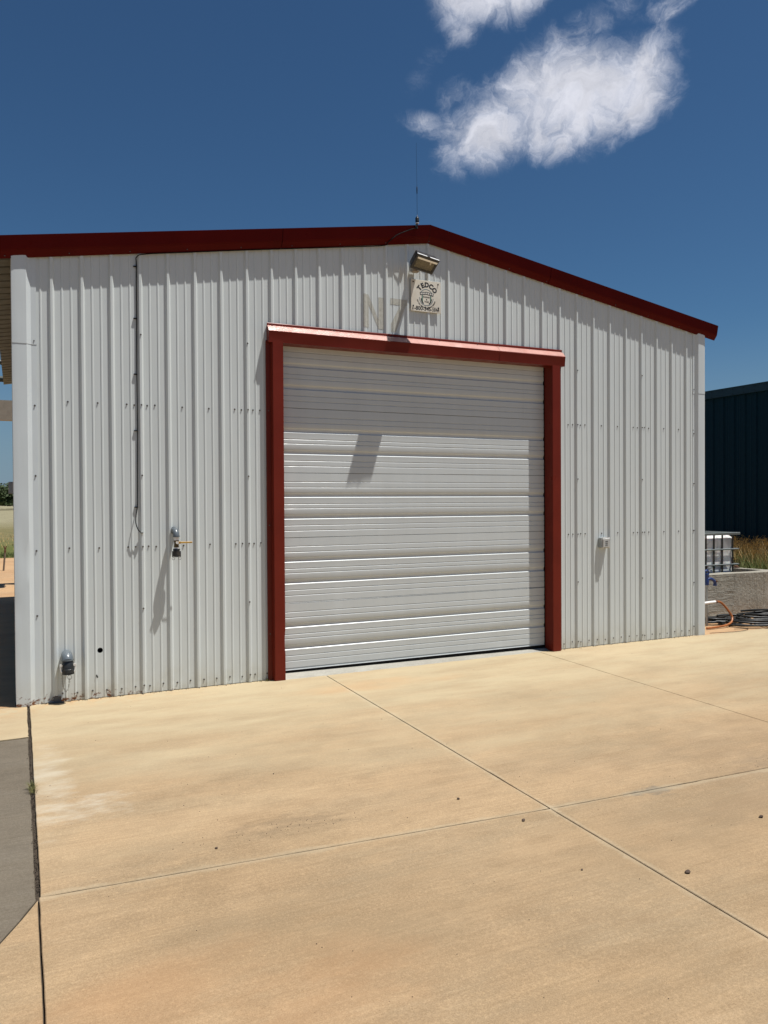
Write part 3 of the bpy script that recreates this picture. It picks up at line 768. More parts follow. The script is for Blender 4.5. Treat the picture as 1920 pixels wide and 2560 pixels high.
# overhead sectional door
DY = .072
dr = MB(); dr.box(1.93, 4.925, DY+.012, DY+.020, .010, .060); dr.box(1.93, 1.952, DY-.004, DY+.01, .02, 3.04); dr.box(4.908, 4.930, DY-.006, DY+.01, .02, 3.04)
door = part(dr, 'overhead_door', 'black', bld)
JZ = [.050, .672, 1.279, 1.878, 2.477, 3.077]
for z0, z1 in zip(JZ, JZ[1:]):
    h = .60; T = z1
    pr = [(0.0015, .006), (.0035, .0)]
    def groove(t, w=.0045, d=.0032):
        c = t*h; return [(c-.0040, 0), (c-.0016, .0050), (c+.0004, .0050), (c+.0066, 0)]
    def big(t0):       # t0 = start of the slope inward
        c = t0*h; return [(c-.003, -.0006), (c+.002, .0008), (c+.012, .0105), (c+.017, .0120), (c+.0345, .0145), (c+.0362, .0135), (c+.0470, -.0002), (c+.0495, 0)]
    pr += groove(.135) + groove(.220) + big(.305) + groove(.478) + groove(.545) + big(.640) + groove(.808) + groove(.890) + [(.5965, .0), (.5985, .006)]
    if z0 < .1: pr = [q for q in pr if q[0] < h*.70+.03 or q[0] > h*.70+.03]
    last = T - z0
    pr = [(a, b) for a, b in pr if a < last-.004] + [(last-.003, 0), (last-.0005, .006)]
    m = MB(); n = 36; k = len(pr)
    for r in range(n+1):
        x = lerp(1.946, 4.914, r/n)
        for (a, b) in pr:
            wv = .0016*noise.noise(Vector((x*1.3, T*2, 3)))+.0007*noise.noise(Vector((x*4, (T-a)*5, 9)))
            if z0 < .1: wv += .005*math.exp(-((x-4.35)/.05)**2-((T-a-.13)/.05)**2)
            m.v.append((x, DY+b+wv, T-a))
    for r in range(n):
        for i in range(k-1): m.f.append((r*k+i, (r+1)*k+i, (r+1)*k+i+1, r*k+i+1)[::-1]); m.mi.append(0)
    part(m, 'door_section', 'door', door, smooth=22)
m = MB(); m.box(1.93, 4.925, DY+.10, DY+.11, 0, 3.2); m.box(1.9, 4.95, .075, .6, 3.06, 3.3); part(m, 'doorway_void', 'hole', bld)
# screws
sc = MB()
def screw(x, z, y=None, r=.0052):
    y = prof_y(x) if y is None else y
    sc.lathe([(0, r*1.5), (.0012, r*1.5), (.0013, r), (.0060, r), (.0066, r*.6)], (x, y-.0004, z), (0, -1, 0), 6)
def px(i, w): return PITCH*i + w
Z1, Z2 = 1.241, 2.432
for i in range(0, 31):
    for zr in (Z1, Z2):
        x = px(i, .148)
        if OP0-.05 < x < OP1+.03: continue
        lap = i % 4 in (2, 3)
        pos = [px(i, .148)]
        if i % 4 == 2: pos = [px(i, .148), px(i, .208)]
        if i % 4 == 3: pos = [px(i, .085), px(i, .148)]
        for x in pos:
            if x < FX1-.02 and not (OP0-.05 < x < OP1+.05): screw(x, zr+rnd.uniform(-.004, .004))
    for w in (.085, .196):
        x = px(i, w)
        if x < FX1-.03 and not (OP0-.07 < x < OP1+.03): screw(x, .062+rnd.uniform(-.008, .008))
    if i % 4 == 3:
        for z in (.07, .72, Z1, 1.84, Z2, 3.02):
            x = rib_left(i)+.010
            if not (OP0-.1 < x < OP1+.03): screw(x, z)
for z in (.71, Z1-.01, 1.83, 2.39, 2.905): screw(-.097, z, -.0048)
for z in (.11, .63, 1.245, 1.80, 2.39, 2.91): screw(7.014, z, -.0050)
for x in (1.86, 2.46, 3.06, 3.58, 4.02, 4.28, 4.66, 5.07): screw(x, 3.2, -.024, .0042)
for z in (.5, 1.25, 2.0, 2.43): screw(5.048, z, -.0222, .0042)
for z in (.42, 1.4, 2.43): screw(1.822, z, -.0222, .0042)
for k in range(17):
    x = -.3+k*.47; screw(x, roof_under(x)-.028, -.034, .0038)
so = part(sc, 'sheet_screws', 'screw', bld); so['kind'] = 'stuff'
# rusted-through rib foot, puncture, base flap
m = MB()
N = 14; x0, x1 = rib_left(0)-.030, rib_left(0)+.050
outer = []
for k in range(N+1):
    w = math.pi*(1-k/N); outer.append(((x0+x1)/2+math.cos(w)*(x1-x0)/2, 0, .012+math.sin(w)*.055*(.8+.3*noise.noise(Vector((k*.9, 0, 0))))))
vs = [(x, -.0195-.0015*0, z) for x, y, z in outer]; vs2 = [(x, -.021+.004*(1 if 3 < i < 11 else 0), z-.008) for i, (x, y, z) in enumerate(outer)]
m.add(vs+vs2, [(k, k+1, N+1+k+1, N+1+k) for k in range(N)])
part(m, 'rust_lip', 'rust', bld)
m = MB(); m.box(x0-.015, x1+.02, -.034, -.0195, .001, .010, .002); m.box(x0+.018, x1-.004, -.0192, -.0187, .006, .052); part(m, 'rusted_foot', 'pallet', bld)
m = MB(); m.add([(.340, -.0048, .190), (.347, -.0052, .196), (.358, -.0050, .172), (.352, -.0048, .166), (.344, -.0048, .176)], ((0, 4, 3, 2, 1),)); part(m, 'puncture', 'hole', bld)
m = MB(); m.add([(.340, -.005, .190), (.347, -.005, .196), (.346, -.013, .199), (.339, -.009, .197)], ((0, 1, 2, 3),)); part(m, 'bent_flap', 'white', bld)
# soil line along the foot of the wall
m = MB()
for k in range(700):
    x = rnd.uniform(-.1, 7.05); 
    if 1.9 < x < 4.95: continue
    if rnd.random() < .4 and x > .9: continue
    s = rnd.uniform(.002, .008); y = -.012-abs(rnd.gauss(0, .010)) + min(0, prof_y(x)); z = -.001
    m.add([(x-s, y, z), (x+s, y-s*.3, z), (x, y+s, z), (x, y, z+s*.8)], ((0, 1, 3), (1, 2, 3), (2, 0, 3)))
tag(m.build('wall_foot_dirt', 'pebble'), 'line of brown dirt crumbs along the foot of the white wall', 'dirt', kind='stuff')
# ghost letters N7 (old vinyl film left on the sheets)
def film_cols(xa, xb, lo, hi, m):
    xs = sorted(set([xa, xb] + [x for x, _, _ in prof_pts if xa < x < xb] + [xa+(xb-xa)*k/12 for k in range(13)]))
    for a, b in zip(xs, xs[1:]):
        if b-a < 1e-5: continue
        ya, yb = prof_y(a)-.0016, prof_y(b)-.0016
        m.quad((a, ya, lo(a)), (b, yb, lo(b)), (b, yb, hi(b)), (a, ya, hi(a)))
m = MB(); c = lambda v: (lambda x: v); ln = lambda x0, z0, x1, z1: (lambda x: z0+(z1-z0)*(x-x0)/(x1-x0))
film_cols(2.762, 2.822, c(3.268), c(3.582), m)
film_cols(2.8225, 2.925, ln(2.8225, 3.485, 2.925, 3.265), ln(2.8225, 3.575, 2.925, 3.352), m)
film_cols(2.9255, 2.980, c(3.262), c(3.566), m)
part(m, 'letter_n_film', 'film', bld)
m = MB(); film_cols(3.053, 3.228, c(3.512), c(3.571), m)
m7 = ln(3.060, 3.25, 3.17, 3.5115)
film_cols(3.060, 3.110, c(3.250), ln(3.060, 3.330, 3.158, 3.5115), m)
film_cols(3.1102, 3.215, ln(3.1102, 3.250, 3.215, 3.505), lambda x: min(3.5115, 3.330+(x-3.06)*1.852), m)
part(m, 'numeral_seven_film', 'film', bld)

# ------------------------------------------------------------------ sign
sg = empty('company_sign', (3.431, -.03, 3.47))
tag(sg, 'cream square sign with TEDCO lettering and phone number under the floodlight', 'sign')
m = MB(); m.box(3.266, 3.596, -.0235, -.0195, 3.470, 3.777, .001); part(m, 'board', 'sign', sg)
SY = -.0240; SCX, SCZ = 3.432, 3.603
def text(s, size, M, mat, name, parent, bold=0.0, sx=1.0, align='CENTER'):
    cu = bpy.data.curves.new(name, 'FONT'); cu.body = s; cu.size = size; cu.offset = bold; cu.extrude = .0002
    cu.align_x = align; cu.align_y = 'CENTER'; cu.resolution_u = 3
    ob = bpy.data.objects.new(name, cu); col.objects.link(ob)
    dg = bpy.context.evaluated_depsgraph_get(); me = bpy.data.meshes.new_from_object(ob.evaluated_get(dg))
    bpy.data.objects.remove(ob); me.transform(M @ Matrix.Scale(sx, 4, (1, 0, 0)))
    me.materials.clear(); me.materials.append(MT[mat])
    return me
def join_meshes(mes, name, mat, parent):
    m = MB()
    for me in mes: m.add([v.co for v in me.vertices], [tuple(pl.vertices) for pl in me.polygons])
    return part(m, name, mat, parent)
def P(x, z, rot=0.0): return Matrix.Translation((x, SY, z)) @ Matrix.Rotation(R(90), 4, 'X') @ Matrix.Rotation(rot, 4, 'Z')
mes = []
ACX, ACZ, AR = 3.439, 3.629, .104
for ch, a in zip('TEDCO', (50, 26, 0, -27, -55)):
    mes.append(text(ch, .064, P(ACX - AR*math.sin(R(a)), ACZ + AR*math.cos(R(a)), R(a)), 'ink', 'ch', sg, .0032, 1.0))
join_meshes(mes, 'name_lettering', 'ink', sg)
m = MB()
def arc(mb, cx, cz, r0, r1, a0, a1, n=28, y=SY, mi=0):
    for k in range(n):
        a, b = R(lerp(a0, a1, k/n)), R(lerp(a0, a1, (k+1)/n))
        q = [(cx+r*math.cos(t_), y, cz+r*math.sin(t_)) for r, t_ in ((r0, a), (r1, a), (r1, b), (r0, b))]
        mb.quad(*q, mi=mi)
arc(m, 3.434, 3.618, .068, .076, 30, 150); part(m, 'emblem_ring', 'greyink', sg)
m = MB(); arc(m, 3.434, 3.608, .072, .080, 180, 360, 32); part(m, 'emblem_ring', 'greyink', sg)
m = MB()
m.add([(3.362, SY-.0003, 3.657), (3.438, SY-.0003, 3.668), (3.516, SY-.0003, 3.655), (3.512, SY-.0003, 3.628), (3.438, SY-.0003, 3.640), (3.366, SY-.0003, 3.630)], ((0, 5, 4, 1), (1, 4, 3, 2)))
for s in (-1, 1):
    arc(m, 3.434, 3.600, .052, .062, 180 if s < 0 else 300, 240 if s < 0 else 360, 8, SY-.0002)
part(m, 'emblem_roof', 'ink', sg)
m = MB()
for k in range(7):
    x = 3.371+k*.0203; zt = 3.648 + .009*(1-abs(x+.007-3.438)/.075)
    m.quad((x, SY-.0005, zt-.012), (x+.0135, SY-.0005, zt-.012), (x+.0135, SY-.0005, zt+.004), (x, SY-.0005, zt+.004))
part(m, 'emblem_window', 'signwhite', sg)
m = MB()
for x0, x1 in ((3.383, 3.397), (3.476, 3.490)):
    m = MB(); m.quad((x0, SY-.0002, 3.565), (x1, SY-.0002, 3.565), (x1, SY-.0002, 3.630), (x0, SY-.0002, 3.630)); part(m, 'emblem_column', 'green', sg)
join_meshes([text('BUILDINGS', .0185, P(3.436, 3.614, R(-2)), 'ink', 'a', sg, .0004, .78), text('&', .020, P(3.437, 3.592, 0), 'ink', 'a', sg, .0006), text('TANKS', .0185, P(3.437, 3.569, R(-1)), 'ink', 'a', sg, .0004, .85)], 'emblem_lettering', 'ink', sg)
mes = []; words = 'THE OLD FASHIONED SERVICE COMPANY'
for k, ch in enumerate(words):
    if ch == ' ': continue
    a = lerp(198, 342, k/(len(words)-1)); mes.append(text(ch, .0175, P(3.434+.103*math.cos(R(a)), 3.612+.103*math.sin(R(a)), R(a+90)), 'ink', 'a', sg, .0003))
join_meshes(mes, 'arc_lettering', 'ink', sg)
def fit(me, x0, x1, z0, z1):
    xs_ = [v.co.x for v in me.vertices]; zs_ = [v.co.z for v in me.vertices]
    for v in me.vertices:
        v.co.x = lerp(x0, x1, (v.co.x-min(xs_))/(max(xs_)-min(xs_))); v.co.z = lerp(z0, z1, (v.co.z-min(zs_))/(max(zs_)-min(zs_)))
    return me
join_meshes([fit(text('1-800-345', .06, P(3.3, 3.5, 0), 'ink', 'a', sg, .0012, 1, 'LEFT'), 3.284, 3.484, 3.481, 3.522)], 'phone_lettering', 'ink', sg)
join_meshes([fit(text('-5844', .06, P(3.3, 3.5, 0), 'ink2', 'a', sg, .0006, 1, 'LEFT'), 3.488, 3.578, 3.481, 3.522)], 'faded_phone_lettering', 'ink2', sg)
for x, z in ((3.289, 3.752), (3.566, 3.752), (3.289, 3.520), (3.570, 3.520)):
    m = MB(); m.lathe([(0, .0075), (.001, .0075), (.0011, .005), (.007, .005)], (x, -.0235, z), (0, -1, 0), 8); part(m, 'screw', 'hole', sg)

# ------------------------------------------------------------------ floodlight
TL, TR, BR, BL = Vector((3.188, -.318, 3.925)), Vector((3.424, -.302, 3.893)), Vector((3.402, -.192, 3.794)), Vector((3.169, -.208, 3.830))
ctr = (TL+TR+BR+BL)/4
ux = ((TR-TL)+(BR-BL)).normalized(); uz = ((TL-BL)+(TR-BR)); uz = (uz-ux*uz.dot(ux)).normalized(); un = uz.cross(ux).normalized()
if un.y > 0: un = -un
wd, hg = ((TR-TL).length+(BR-BL).length)/2, ((TL-BL).length+(TR-BR).length)/2
LM = Matrix(((ux.x, un.x, uz.x, ctr.x), (ux.y, un.y, uz.y, ctr.y), (ux.z, un.z, uz.z, ctr.z), (0, 0, 0, 1)))   # local: x width, y outward normal, z up the pane
fl = empty('floodlight', tuple(ctr)); tag(fl, 'black rectangular floodlight under the roof peak above the sign', 'floodlight')
W, H = wd/2, hg/2
def LP(x, y, z): return tuple(LM @ Vector((x, y, z)))
m = MB()
secs = [(0.0, W, H), (-.018, W, H), (-.022, W*.97, H*.97), (-.085, W*.90, H*.86), (-.108, W*.82, H*.70)]
for y, w, h in secs:
    for sx, sz in ((-1, -1), (1, -1), (1, 1), (-1, 1)): m.v.append(LP(sx*w, y, sz*h))
for i in range(len(secs)-1):
    for k in range(4): j = (k+1) % 4; m.f.append((i*4+k, i*4+j, i*4+4+j, i*4+4+k)); m.mi.append(0)
m.f.append(tuple(range(16, 20))); m.mi.append(0)
for k in range(5):                                             # cooling fins
    x = lerp(-W*.6, W*.6, k/4)
    m.add([LP(x-.002, -.098, -H*.5), LP(x+.002, -.098, -H*.5), LP(x+.002, -.098, H*.5), LP(x-.002, -.098, H*.5), LP(x-.002, -.122, -H*.4), LP(x+.002, -.122, -H*.4), LP(x+.002, -.122, H*.4), LP(x-.002, -.122, H*.4)],
          ((4, 5, 6, 7), (0, 1, 5, 4), (1, 2, 6, 5), (2, 3, 7, 6), (3, 0, 4, 7)))
part(m, 'housing', 'lampblack', fl)
m = MB(); b = .017
fr = [(-W-.003, -H-.003, -W+b, -H+b)]
for (x0, x1, z0, z1) in ((-W-.003, W+.003, H-b*1.5, H+.003), (-W-.003, W+.003, -H-.003, -H+b), (-W-.003, -W+b*1.1, -H+b, H-b*1.5), (W-b*1.1, W+.003, -H+b, H-b*1.5)):
    m.box(x0, x1, 0.0008, .009, z0, z1, M=LM)
part(m, 'bezel', 'lampblack', fl)
m = MB(); m.box(-W-.003, W+.003, -.012, .0005, H+.0005, H+.0035, M=LM); m.box(-W+.014, W-.006, .0095, .0115, H-b*2.3, H-b*1.25, M=LM); part(m, 'edge_highlight', 'lampedge', fl)  # white strips painted as the lit edges of the black lamp
m = MB(); m.box(-.012, .012, -.02, .011, H+.004, H+.009, M=LM); part(m, 'latch', 'lampblack', fl)
m = MB()
inn = [(-W+.012, -H+.012), (W-.012, -H+.012), (W-.012, H-.014), (-W+.012, H-.014)]; bk = [(x*.62, z*.55) for x, z in inn]
m.add([LP(x, -.0005+.0015, z) for x, z in inn]+[LP(x, -.015, z) for x, z in bk], ((4, 5, 6, 7), (0, 1, 5, 4), (1, 2, 6, 5), (2, 3, 7, 6), (3, 0, 4, 7)))
part(m, 'reflector', 'reflector', fl)
m = MB(); m.tube([LP(W*.45, -.002, H*.10), LP(W*.45, -.002, H*.62)], .0075, 8); part(m, 'lamp_tube', 'bulb', fl, smooth=50)
m = MB(); m.box(-W+.012, W-.012, .0035, .0045, -H+.012, H-.018, M=LM); part(m, 'glass', 'glass', fl)
m = MB(); m.tube(bez([LP(-W*.55, -.06, -H*.2), (3.285, -.15, 3.885), (3.292, -.11, 3.888), (3.30, -.07, 3.888)], 6), .024, 10); m.box(3.268, 3.336, -.074, -.019, 3.836, 3.935, .006); part(m, 'mounting_arm', 'beige', fl, smooth=40)

# ------------------------------------------------------------------ antenna and its cable
an = empty('whip_antenna', (3.30, -.10, 4.25)); tag(an, 'thin black whip antenna standing at the roof peak', 'antenna')
AX, AY = 3.302, -.092
m = MB(); m.lathe([(0, .013), (.006, .013), (.007, .0185), (.045, .0185), (.052, .015), (.056, .006), (.066, .004)], (AX, AY, 4.302), (0, 0, 1), 14); part(m, 'coil_housing', 'pp', an, smooth=40)
m = MB(); m.lathe([(0, .017), (.008, .017)], (AX, AY, 4.2935), (0, 0, 1), 14); part(m, 'ferrule', 'silver', an, smooth=40)
m = MB(); m.lathe([(0, .0035), (.012, .0035)], (AX, AY, 4.366), (0, 0, 1), 8); part(m, 'ferrule', 'silver', an, smooth=40)
m = MB(); m.box(AX-.020, AX+.006, AY-.006, -.07, 4.245, 4.262, .002); m.tube([(AX-.004, AY, 4.262), (AX, AY, 4.294)], .007, 8); m.lathe([(0, .008), (.02, .008)], (AX-.02, AY-.005, 4.262), (.4, 0, .9), 8); part(m, 'bracket', 'pp', an)
m = MB(); m.tube([(AX, AY, 4.37), (AX-.001, AY, 4.58)], .0016, 6); m.tube([(AX-.001, AY, 4.655), (AX-.006, AY, 5.072)], [.0013, .0009], 6); part(m, 'whip', 'lampblack', an)
m = MB(); m.lathe([(0, .002), (.008, .0045), (.058, .0055), (.066, .004), (.078, .0015)], (AX-.001, AY, 4.578), (0, 0, 1), 10); part(m, 'loading_coil', 'pp', an, smooth=40)
cb = empty('antenna_cable', (.69, -.02, 1.36)); tag(cb, 'thin black cable clipped down the white wall left of the door', 'cable')
pts = [(AX-.01, AY-.006, 4.25), (3.20, -.0785, 4.215), (3.10, -.0725, 4.165), (3.05, -.064, 4.125), (3.01, -.041, 4.090), (2.96, -.0255, roof_under(2.96)-.052)]
for x in (2.5, 1.95, 1.5, 1.1, .78): pts.append((x, -.0255, roof_under(x)-.0505-.002*math.sin(x*3)))
pts += [(.696, -.026, 3.665), (.692, -.012, 3.58), (.691, -.009, 3.14), (.688, -.0085, 2.69), (.689, -.009, 2.3), (.686, -.0085, 1.95), (.684, -.009, 1.70), (.680, -.012, 1.573), (.667, -.030, 1.50), (.664, -.040, 1.44), (.682, -.040, 1.385), (.706, -.032, 1.362)]
m = MB(); m.tube(bez(pts, 8), .0042, 6); part(m, 'cable', 'black', cb, smooth=60)
for z in (3.587, 3.153, 2.687, 2.214, 1.573):
    m = MB(); x = .694-(3.587-z)*.005; m.box(x-.026, x+.003, -.0155, -.001, z-.0045, z+.0045, .001); part(m, 'clip', 'black', cb)
m = MB(); m.lathe([(0, .012), (.004, .013), (.014, .012), (.022, .006)], (.712, -.019, 1.360), (0, -1, .1), 12); part(m, 'cable_gland', 'box', cb, smooth=40)

# ------------------------------------------------------------------ wall valve (upper) and drain coupler (lower)
vl = empty('wall_valve', (.984, -.09, 1.15)); tag(vl, 'grey pipe elbow and brass valve with yellow lever on the white wall', 'valve')
VX, VY = .985, -.094
m = MB(); arcp = [(VX-.006, -.006, 1.372), (VX-.005, -.045, 1.372)] + [(VX-.004+.004*k/6, -.045+(VY+.045)*math.sin(R(15*k)), 1.372-.045*(1-math.cos(R(15*k)))) for k in range(1, 7)] + [(VX, VY, 1.318)]
m.tube(arcp, [.027, .027]+[.026]*(len(arcp)-3)+[.026], 16); m.lathe([(0, .0295), (.012, .0295)], (VX, VY, 1.318), (0, 0, 1), 16); part(m, 'elbow', 'pvc', vl, smooth=50)
m = MB(); m.lathe([(0, .030), (.004, .030), (.016, .028)], (VX-.006, -.002, 1.372), (0, -1, 0), 16); part(m, 'rubber_collar', 'black', vl, smooth=40)
m = MB(); m.lathe([(0, .020), (.020, .020), (.0205, .023), (.026, .023)], (VX, VY, 1.290), (0, 0, 1), 14); part(m, 'white_nipple', 'whitepvc', vl, smooth=40)
m = MB(); m.lathe([(0, .016), (.004, .022), (.012, .022), (.014, .019), (.045, .019), (.047, .022), (.056, .022), (.060, .016)], (VX, VY, 1.232), (0, 0, 1), 12); m.tube([(VX, VY, 1.272), (VX+.01, VY-.026, 1.272)], .009, 8); part(m, 'valve_body', 'brass', vl, smooth=35)
m = MB(); m.box(VX-.006, VX+.128, VY-.031, VY-.027, 1.265, 1.279, .0015); m.box(VX-.01, VX+.03, VY-.036, VY-.030, 1.262, 1.282, .0015); part(m, 'lever', 'yellow', vl)
m = MB(); m.lathe([(0, .013), (.008, .013)], (VX, VY-.037, 1.272), (0, -1, 0), 6); part(m, 'lever_nut', 'silver', vl)
m = MB(); m.lathe([(0, .019), (.012, .019)], (VX, VY, 1.2195), (0, 0, 1), 14); part(m, 'lower_nipple', 'whitepvc', vl, smooth=40)
m = MB(); m.lathe([(0, .012), (.004, .024), (.010, .032), (.046, .033), (.048, .026), (.056, .026), (.058, .031), (.070, .029)], (VX, VY, 1.148), (0, 0, 1), 16); part(m, 'coupler_cap', 'pp', vl, smooth=35)
for s in (-1, 1):
    m = MB(); m.box(VX+s*.032-.004, VX+s*.032+.004, VY-.008, VY+.008, 1.150, 1.200, .001); part(m, 'cam_arm', 'pp', vl)
    m = MB(); m.torus((VX+s*.026, VY-.004, 1.136), (.3, 1, 0), .011, .0019, 16, 5); part(m, 'pull_ring', 'steel', vl)
dc = empty('drain_coupler', (.12, -.1, .23)); tag(dc, 'grey pipe elbow with black cam coupler and chain low on the wall', 'pipe fitting')
DX = .117
m = MB(); a = [(DX, -.006, .375), (DX, -.03, .375)] + [(DX+.002*k/6, -.03-.055*math.sin(R(14*k)), .375-.024*(1-math.cos(R(14*k)))) for k in range(1, 7)] + [(DX+.002, -.089, .345)]
m.tube(a, .0435, 18); m.lathe([(0, .047), (.010, .047)], (DX+.002, -.089, .347), (0, .05, 1), 18); part(m, 'elbow', 'pvc', dc, smooth=50)
m = MB(); m.lathe([(0, .042), (.003, .047), (.030, .048), (.033, .044), (.088, .043), (.091, .041), (.102, .041)], (DX+.006, -.097, .246), (-.02, .10, 1), 20); part(m, 'coupler_body', 'pp', dc, smooth=35)
m = MB(); m.lathe([(0, .026), (.004, .044), (.012, .044), (.012, .036)], (DX+.007, -.098, .234), (-.02, .10, 1), 8); part(m, 'dust_plug', 'pp', dc, smooth=30)
for s in (-1, 1):
    m = MB(); bx = DX+.004+s*.050
    m.tube(bez([(bx-s*.004, -.10, .318), (bx+s*.006, -.102, .312), (bx+s*.004, -.103, .295), (bx+s*.002, -.104, .275), (bx-s*.002, -.106, .262), (bx-s*.008, -.110, .262)], 4), .0078, 8); m.lathe([(0, .011), (.016, .011)], (bx, -.096, .314), (0, -1, 0), 8)
    part(m, 'cam_arm', 'silver', dc, smooth=50)
m = MB(); m.torus((DX+.016, -.102, .215), (.25, 1, 0), .0165, .0016, 24, 6); part(m, 'pull_ring', 'chain', dc, smooth=60)
m = MB(); path = bez([(DX-.040, -.106, .262), (DX-.038, -.100, .21), (DX-.034, -.09, .155), (DX-.018, -.085, .107), (DX-.008, -.085, .100), (DX+.004, -.088, .120), (DX+.012, -.093, .160), (DX+.016, -.10, .198)], 5)
L = 0; last = path[0]; k = 0
for q in path[1:]:
    L += (q-last).length; last = q
    if L > .0085:
        L = 0; k += 1; tt = Vector((1, 0, 0)) if k % 2 else Vector((0, 1, 0)); m.torus(q, tt, .0050, .0012, 8, 4)
part(m, 'chain', 'chain', dc)
# conduit box
bx = empty('outlet_box', (5.64, -.03, 1.14)); tag(bx, 'small grey weatherproof outlet box on the white wall right of the door', 'outlet box')
m = MB(); m.box(5.584, 5.700, -.052, -.002, 1.082, 1.194, .004); part(m, 'body', 'box', bx)
m = MB(); m.box(5.581, 5.703, -.0575, -.0525, 1.079, 1.197, .002); m.box(5.592, 5.692, -.073, -.058, 1.088, 1.188, .006); part(m, 'cover', 'boxcover', bx)
m = MB(); m.tube([(5.596, -.066, 1.1965), (5.64, -.066, 1.1965)], .004, 8); m.tube([(5.655, -.066, 1.1965), (5.69, -.066, 1.1965)], .004, 8); part(m, 'hinge', 'silver', bx)
m = MB()
for z in (1.155, 1.135, 1.115): m.box(5.625, 5.66, -.0745, -.0732, z-.004, z+.003)
part(m, 'cover_marks', 'ink2', bx)
# bracket on the far side wall
m = MB(); m.box(-.31, -.25, 1.9, 2.0, 1.71, 1.83, .004); tag(m.build('wall_junction_box', 'steel'), 'small grey box on the hidden left side wall, just past the corner trim', 'junction box')

# ------------------------------------------------------------------ right background: containment, tank, hydrant, hoses
cw = empty('containment_wall', (9.5, 1.0, 0)); tag(cw, 'low grey concrete containment wall around the white tank', 'concrete wall')
def rough_wall(x0, x1, y0, y1, z1, nx_, ny_, name):
    m = MB()
    def pt(x, y, z): 
        n_ = noise.noise(Vector((x*4, y*4, z*4)))*.010 + noise.noise(Vector((x*14, y*14, z*14)))*.004
        return (x, y-n_, z + noise.noise(Vector((x*2.2, y*2, 9)))*.006 if z > .1 else z)
    nz_ = 10
    def face(fn, nu, nv):
        o = len(m.v)
        for i in range(nu+1):
            for j in range(nv+1): m.v.append(pt(*fn(i/nu, j/nv)))
        for i in range(nu):
            for j in range(nv): m.f.append((o+i*(nv+1)+j, o+(i+1)*(nv+1)+j, o+(i+1)*(nv+1)+j+1, o+i*(nv+1)+j+1)); m.mi.append(0)
    face(lambda u, v: (lerp(x0, x1, u), y0, lerp(-.03, z1, v)), nx_, nz_)
    face(lambda u, v: (lerp(x0, x1, u), lerp(y0, y1, v), z1), nx_, ny_)
    face(lambda u, v: (lerp(x1, x0, u), y1, lerp(-.03, z1, v)), nx_, nz_)
    face(lambda u, v: (x0, lerp(y1, y0, u), lerp(-.03, z1, v)), ny_, nz_)
    face(lambda u, v: (x1, lerp(y0, y1, u), lerp(-.03, z1, v)), ny_, nz_)
    return part(m, name, 'wallconc', cw, smooth=35)
rough_wall(8.0, 8.795, .98, 1.16, .575, 40, 3, 'wall_pour'); rough_wall(8.800, 9.80, .985, 1.165, .572, 50, 3, 'wall_pour'); rough_wall(9.805, 12.2, .985, 1.165, .570, 60, 3, 'wall_pour')
rough_wall(9.66, 9.80, 1.17, 3.6, .565, 4, 40, 'side_wall'); rough_wall(8.0, 9.655, 3.44, 3.6, .565, 40, 3, 'back_wall')
m = MB(); m.lathe([(0, .05), (.012, .05), (.014, .03), (.03, .028), (.034, .018)], (9.74, 1.74, .565), (0, 0, 1), 10); tag(m.build('rusty_anchor', 'rust', smooth=40), 'rusty steel cap bolted on top of the containment wall', 'pipe cap')
tk = empty('caged_tank', (8.9, 1.9, 0)); tag(tk, 'white plastic caged tank standing behind the low concrete wall', 'tank')
TX0, TX1, TY0, TY1 = 8.27, 9.335, 1.36, 2.36
def rbox(x0, x1, y0, y1, z0, z1, r):
    m = MB(); rings = []
    def ring(ins, z):
        o = []; rr = r
        for cx, cy, a0 in ((x1-rr, y0+rr, -90), (x1-rr, y1-rr, 0), (x0+rr, y1-rr, 90), (x0+rr, y0+rr, 180)):
            for k in range(6): a_ = R(a0+18*k); o.append((cx+(rr-ins)*math.cos(a_), cy+(rr-ins)*math.sin(a_), z))
        return o
    for k in range(6): a_ = R(90-18*k); rings.append(ring(r*.7*(1-math.cos(a_)), z0+r*.7*(1-math.sin(a_))))
    for k in range(1, 14):                        # shallow moulded waists
        z = lerp(z0+r, z1-r, k/14); rings.append(ring(.010*max(0, math.cos(k*1.8)), z))
    for k in range(6): a_ = R(18*k); rings.append(ring(r*.7*(1-math.cos(a_)), z1-r*.7*(1-math.sin(a_))))
    n_ = len(rings[0])
    for q in rings: m.v += q
    for i in range(len(rings)-1):
        for k in range(n_): j = (k+1) % n_; m.f.append((i*n_+k, i*n_+j, (i+1)*n_+j, (i+1)*n_+k)); m.mi.append(0)
    m.f.append(tuple(range((len(rings)-1)*n_, len(rings)*n_))); m.mi.append(0)
    return m
part(rbox(TX0+.01, TX1-.012, TY0+.022, TY1-.02, .10, 1.085, .11), 'bottle', 'bottle', tk, smooth=40)
m = MB(); m.lathe([(0, .1), (.05, .1), (.05, .08), (.06, .08)], ((TX0+TX1)/2, (TY0+TY1)/2, 1.07), (0, 0, 1), 20); part(m, 'fill_cap', 'pp', tk, smooth=40)
m = MB(); m.box(TX0, TX1, TY0, TY1, .0, .10, .01); part(m, 'pallet', 'pallet', tk)
for z in (.34, .56, .662, .885):
    if z == .56: continue
    m = MB(); r_ = .011
    m.tube([(TX0-.01, TY0, z), (TX1+.02, TY0, z)], r_, 8); m.tube([(TX1+.006, TY0-.01, z), (TX1+.006, TY1+.01, z)], r_, 8); m.tube([(TX0-.006, TY0-.01, z), (TX0-.006, TY1+.01, z)], r_, 8)
    part(m, 'cage_rail', 'cage', tk, smooth=60)
